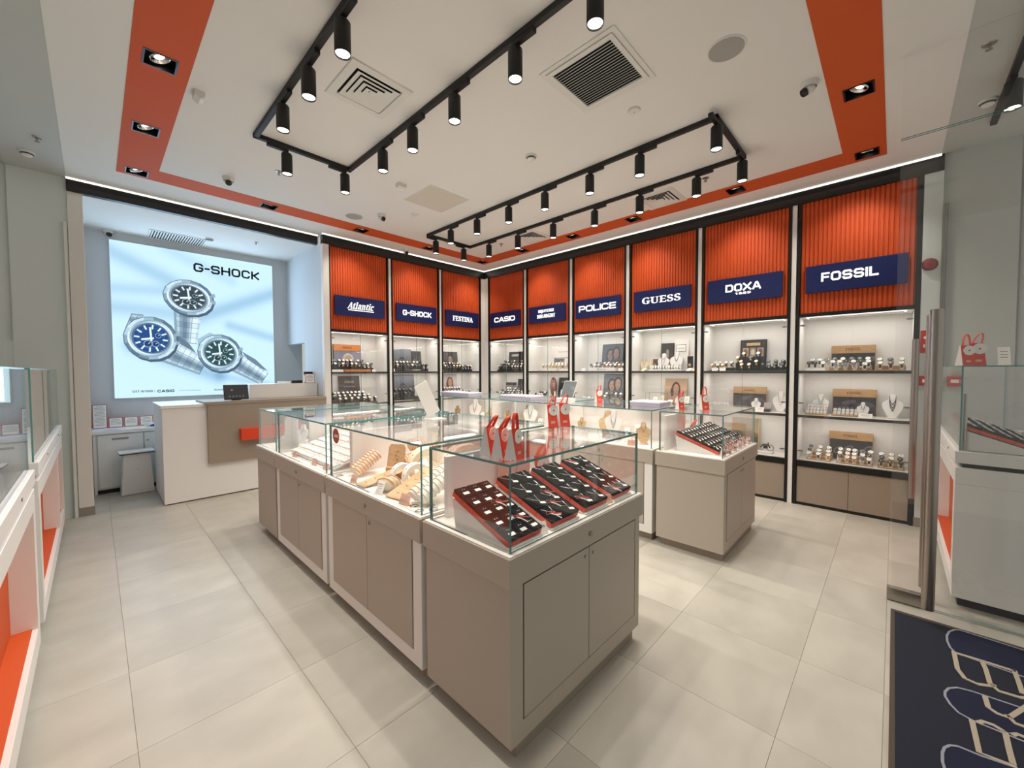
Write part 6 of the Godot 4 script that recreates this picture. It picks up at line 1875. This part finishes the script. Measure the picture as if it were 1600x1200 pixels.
	card("price_card", at(1.075, GD, -2.06, -80), 0.06, 0.072, "paper", "white price card, middle of the three along the aisle", "price cards")
	card("price_card", at(1.075, GD, -1.80, -80), 0.075, 0.055, "peach", "peach price card nearest the end counter along the aisle", "price cards")
	var nb := -1
	for q in [[1.09, -2.6], [1.1, -1.74], [1.16, -1.68], [1.08, -1.66], [1.14, -1.63]]:
		nb += 1
		var t := []
		for a in 9:
			t.append(V(0.022 * cos(TAU * a / 9), 0.003, 0.016 * sin(TAU * a / 9)))
		solo("loose_bracelet", Geo.new(M.gunmetal).tube(t, 0.0018, 5, true), ["thin dark bracelet below the left bracelet rolls", "thin dark bracelet in the near corner, farthest from the glass corner", "thin dark bracelet in the near corner, under the white rolls", "thin dark bracelet in the near corner by the glass edge", "thin dark bracelet in the near corner, closest to end counter"][int(nb)], "bracelet", at(q[0], GD + 0.001, q[1]), "loose bracelets on the white deck")
	var stk := thing("discount_sticker", "round brick red sticker on the counter's side glass", "sticker", at(1.0535, 1.086, -2.56, -90))
	part(stk, "disc", Geo.new(mt("sticker_red", "#b5533c", 0.6)).put(Transform3D(Basis(V(1, 0, 0), V(0, 0, 1), V(0, -1, 0)), Vector3.ZERO)).lathe([[0, 0], [0.048, 0.0], [0.048, 0.0006], [0, 0.0006]], 30))
	fit(stk, "lettering", "-50%", 0.06, 0.02, M.paper, at(0, 0, 0.0008), false, 0.0, 0.0004)
	# ring trays of the third counter
	ring_tray(at(1.12, GD, -3.20), 0.42, 0.44, "white sloped ring tray, left of two in the third counter")
	ring_tray(at(1.12, GD, -2.76), 0.42, 0.44, "white sloped ring tray, right of two in the third counter")
	for z in [-3.46, -3.05, -2.84]:
		var rc := func() -> Node3D:
			var o := thing("ring_size_tag", "", "tag", at(0, 0, 0))
			part(o, "tag", Geo.new(M.pink_paper).put(Transform3D(Basis(Vector3.RIGHT, deg_to_rad(-20)), Vector3.ZERO)).box(V(-0.03, 0, -0.006), V(0.03, 0.05, 0), 0.002))
			part(o, "foot", Geo.new(M.pink_paper).box(V(-0.03, 0, -0.03), V(0.03, 0.004, 0.0)))
			return o
		again("ring_size_tag", rc, at(1.085, GD, z, -85), "pink tag at the front of the ring trays, %s" % ("leftmost of three" if z < -3.4 else ("middle of three" if z < -3.0 else "rightmost of three")), "pink tags before the ring trays")
	solo("clip_rail", Geo.new(M.acrylic).box(V(-0.004, 0, -0.68), V(0.004, 0.012, 0), 0.001), "thin clear rail carrying the pink tags", "rail", at(1.1, GD, -2.8))
	for q in [[1.2, -3.86, 0.29, 0.1, "tall white rounded panel beside the ring trays"], [1.14, -3.9, 0.1, 0.08, "low white block beside the tall rounded panel"]]:
		var h: float = q[2]
		var w: float = q[3]
		solo("bracelet_stand", Geo.new(M.white_lam).prism(PackedVector2Array([V2(-w / 2, 0), V2(w / 2, 0), V2(w / 2, h * 0.9), V2(w * 0.3, h), V2(-w * 0.3, h), V2(-w / 2, h * 0.9)]), -0.02, 0.02), q[4], "display stand", at(q[0], GD, q[1], -30))
	for k in 2:
		put_bust("white_lam", 0.12 + 0.05 * k, "silver", [0.4], at(1.2 + 0.16 * k, GD, -4.05 - 0.05 * k, -60), ["small white bust in the far end counter by the desk", "larger white bust in the far end counter by the desk"][k])
	# mirrors and flat boxes on the glass tops
	var mr := thing("counter_mirror", "slanted clear acrylic holder standing on the glass tops of the near island", "mirror", at(1.69, TOP + 0.003, -2.39))
	var lean := Transform3D(Basis(Vector3.BACK, deg_to_rad(27)), V(0, 0.028, 0))
	part(mr, "panel", Geo.new(mt("frosted", "#d3d1cc", 0.25)).put(lean).box(V(-0.055, 0.004, -0.004), V(0.055, 0.255, 0.0), 0.001))
	part(mr, "foot", Geo.new(M.frosted).box(V(-0.06, 0, -0.05), V(0.06, 0.004, 0.06), 0.001))
	part(mr, "brace", Geo.new(M.frosted).prism(PackedVector2Array([V2(-0.05, 0.004), V2(0.045, 0.004), V2(-0.01, 0.09)]), -0.05, -0.046))
	var m2 := thing("table_mirror", "small table mirror on a white base on the far island's glass top", "mirror", at(3.5, TOP + 0.001, -2.55, -90))
	part(m2, "base", Geo.new(M.white_lam).box(V(-0.09, 0, -0.05), V(0.09, 0.05, 0.05), 0.004))
	var ml := Transform3D(Basis(Vector3.RIGHT, deg_to_rad(-14)), V(0, 0.05, -0.01)) * Transform3D(Basis(V(1, 0, 0), V(0.18, 1, 0), V(0, 0, 1)), Vector3.ZERO)
	part(m2, "frame", Geo.new(M.white_lam).put(ml).box(V(-0.085, 0, -0.008), V(0.085, 0.19, 0), 0.002))
	part(m2, "glass", Geo.new(mt("mirror_face", "#c8c8c8", 0.05, 1.0)).put(ml).box(V(-0.079, 0.006, 0), V(0.079, 0.184, 0.001)))
	for q in [[3.6, -4.45, 0.62, "flat lavender box on the glass top nearest the room corner"], [3.62, -3.3, 0.5, "flat lavender box on the glass top, middle of the far island"], [3.75, -1.72, 0.3, "flat lavender box on the glass top beside the end counter"]]:
		var fb := thing("flat_box", q[3], "box", at(q[0], TOP + 0.001, q[1]), "flat lavender boxes")
		part(fb, "tray", Geo.new(M.lavender).box(V(-0.12, 0, -q[2] / 2), V(0.12, 0.032, q[2] / 2), 0.002))
		part(fb, "lid", Geo.new(mt("lavender_pale", "#d5d2da", 0.6)).box(V(-0.122, 0.032, -q[2] / 2 - 0.002), V(0.122, 0.046, q[2] / 2 + 0.002), 0.002))
	bag(at(3.80, TOP + 0.001, -2.33, -30), 1.25, 1, "red gift bag on the far island's glass top, beyond the table mirror")
	bag(at(3.6, TOP + 0.001, -1.375, -30), 1.1, 1, "red gift bag on the far end counter's glass top, left of the pair")
	bag(at(3.66, TOP + 0.001, -1.19, -40), 1.25, 0, "red gift bag on the far end counter's glass top, right of the pair")
	# far island: one set of displays per counter
	var u := 0
	for z in [0.0, -1.09, -2.08]:
		var w: String = ["beside the end counter", "in the middle counter", "nearest the room corner"][u]
		put_bust("tan_card", 0.13, "gold", [0.4, 0.5], at(3.52, GD + 0.06, -2.36 + z, -70), "small tan necklace bust, far island, " + w)
		solo("bust_block", Geo.new(M.white_lam).box(V(-0.05, 0, -0.05), V(0.05, 0.06, 0.05), 0.002), "white block under the small tan bust, far island, " + w, "plinth", at(3.52, GD, -2.36 + z))
		put_bust("tan_card", 0.27, "gold", [0.4], at(3.62, GD, -2.12 + z, -75), "tall tan necklace bust, far island, " + w)
		put_bust("white_gloss", 0.25, "silver", [0.5, 0.62], at(3.52, GD + 0.045, -1.99 + z, -65), "large white necklace bust, far island, " + w)
		solo("bust_block", Geo.new(M.white_lam).box(V(-0.06, 0, -0.06), V(0.06, 0.045, 0.06), 0.002), "white block under the large white bust, far island, " + w, "plinth", at(3.52, GD, -1.99 + z))
		for k in 3:
			var dx: float = [0.0, 0.06, -0.03][k]
			card("earring_card", at(3.5 + dx, GD + 0.001, -1.84 + 0.07 * k + z, -75), 0.05, 0.14 + 0.03 * (k % 2), "paper", "white earring card, %s from far end, far island, %s" % [NTH[k], w], "earring cards of the far island " + w)
		put_bust("tan_card", 0.2, "gold", [0.35], at(3.5, GD, -1.665 + z, -60), "tan necklace bust at the near end, far island, " + w)
		for k in 5:
			var tr := Geo.new(M.white_lam)
			tr.lathe([[0.03, 0], [0.03, 0.005], [0.006, 0.012], [0.004, 0.07 + 0.015 * (k % 3)]], 12)
			var tp: float = 0.07 + 0.015 * (k % 3)
			tr.tube([V(0, tp, -0.035), V(0, tp + 0.008, 0), V(0, tp, 0.035)], 0.003, 5)
			tr.use(M.gold)
			tr.ball(V(0.003, tp - 0.014, -0.033), 0.009, 6).ball(V(0.003, tp - 0.014, 0.033), 0.009, 6)
			solo("earring_tree", tr, "white earring tree with gold drops, %s from far end, far island, %s" % [NTH[k], w], "earring stand", at(3.42 + 0.03 * (k % 2), GD, -2.42 + 0.17 * k + z, 0), "earring trees of the far island " + w)
		card("price_card", at(3.36, GD, -1.72 + z, -85), 0.07, 0.05, "peach", "peach price card, far island, " + w, "price cards")
		u += 1
	# ring boxes of the far end counter
	for k in 4:
		jewel_tray(at(3.42 + 0.21 * k, GD, -1.0), 3, 5, 0.2, 2, "ring box, %%s, %s tray, far end counter" % ["leftmost", "second from left", "third from left", "rightmost"][k], "white wedge stand, %s of four in the far end counter" % ["leftmost", "second from left", "third from left", "rightmost"][k], "ring boxes, tray %d of the far end counter" % k)
	for k in 6:
		bag(at(3.43 + 0.15 * k, GD + 0.001, -0.968, -20), 0.62, 1, "tiny gift bag, %s from left along the far end counter's front glass" % NTH[k])
	var pp := thing("charm_poster", "pink spring charm poster inside the far end counter", "poster", at(3.62, GD, -1.40))
	part(pp, "board", Geo.new(M.poster_pink).box(V(0, 0, -0.006), V(0.18, 0.29, 0)))
	part(pp, "branch_print", Geo.new(M.siren_red).tube([V(0.01, 0.1, 0.001), V(0.08, 0.085, 0.001), V(0.17, 0.12, 0.001)], 0.0015, 4).tube([V(0.05, 0.04, 0.001), V(0.1, 0.12, 0.001), V(0.15, 0.2, 0.001)], 0.0015, 4))
	bag(at(3.9, GD + 0.001, -1.385, 0), 1.45, 1, "red gift bag with round tag inside the far end counter")
	# window case behind the glass door
	for k in 4:
		jewel_tray(at(3.77 + 0.25 * k, 0.989, 0.661), 3, 5, 0.2, 2, "ring box, %%s, %s tray, window case" % ["nearest", "second", "third", "farthest"][k], "white wedge stand in the window case, %s from the door" % ["nearest", "second", "third", "farthest"][k], "ring boxes in the window case")
	bag(at(3.79, 1.522, 0.32, -60), 1.2, 0, "red gift bag on the window case behind the glass door, left one")
	bag(at(3.86, 1.522, 0.37, -70), 1.35, 1, "red gift bag on the window case behind the glass door, right one")
	card("price_card", at(3.8, 1.522, 0.48, -90), 0.05, 0.12, "paper", "upright white card with red edge on the window case behind the door", "price cards")
	solo("display_post", Geo.new(M.steel).cyl(V(0, 0, 0), V(0, 0.36, 0), 0.012, 0.012, 12), "slim metal post inside the window case behind the door", "post", at(3.765, 0.986, 0.325))
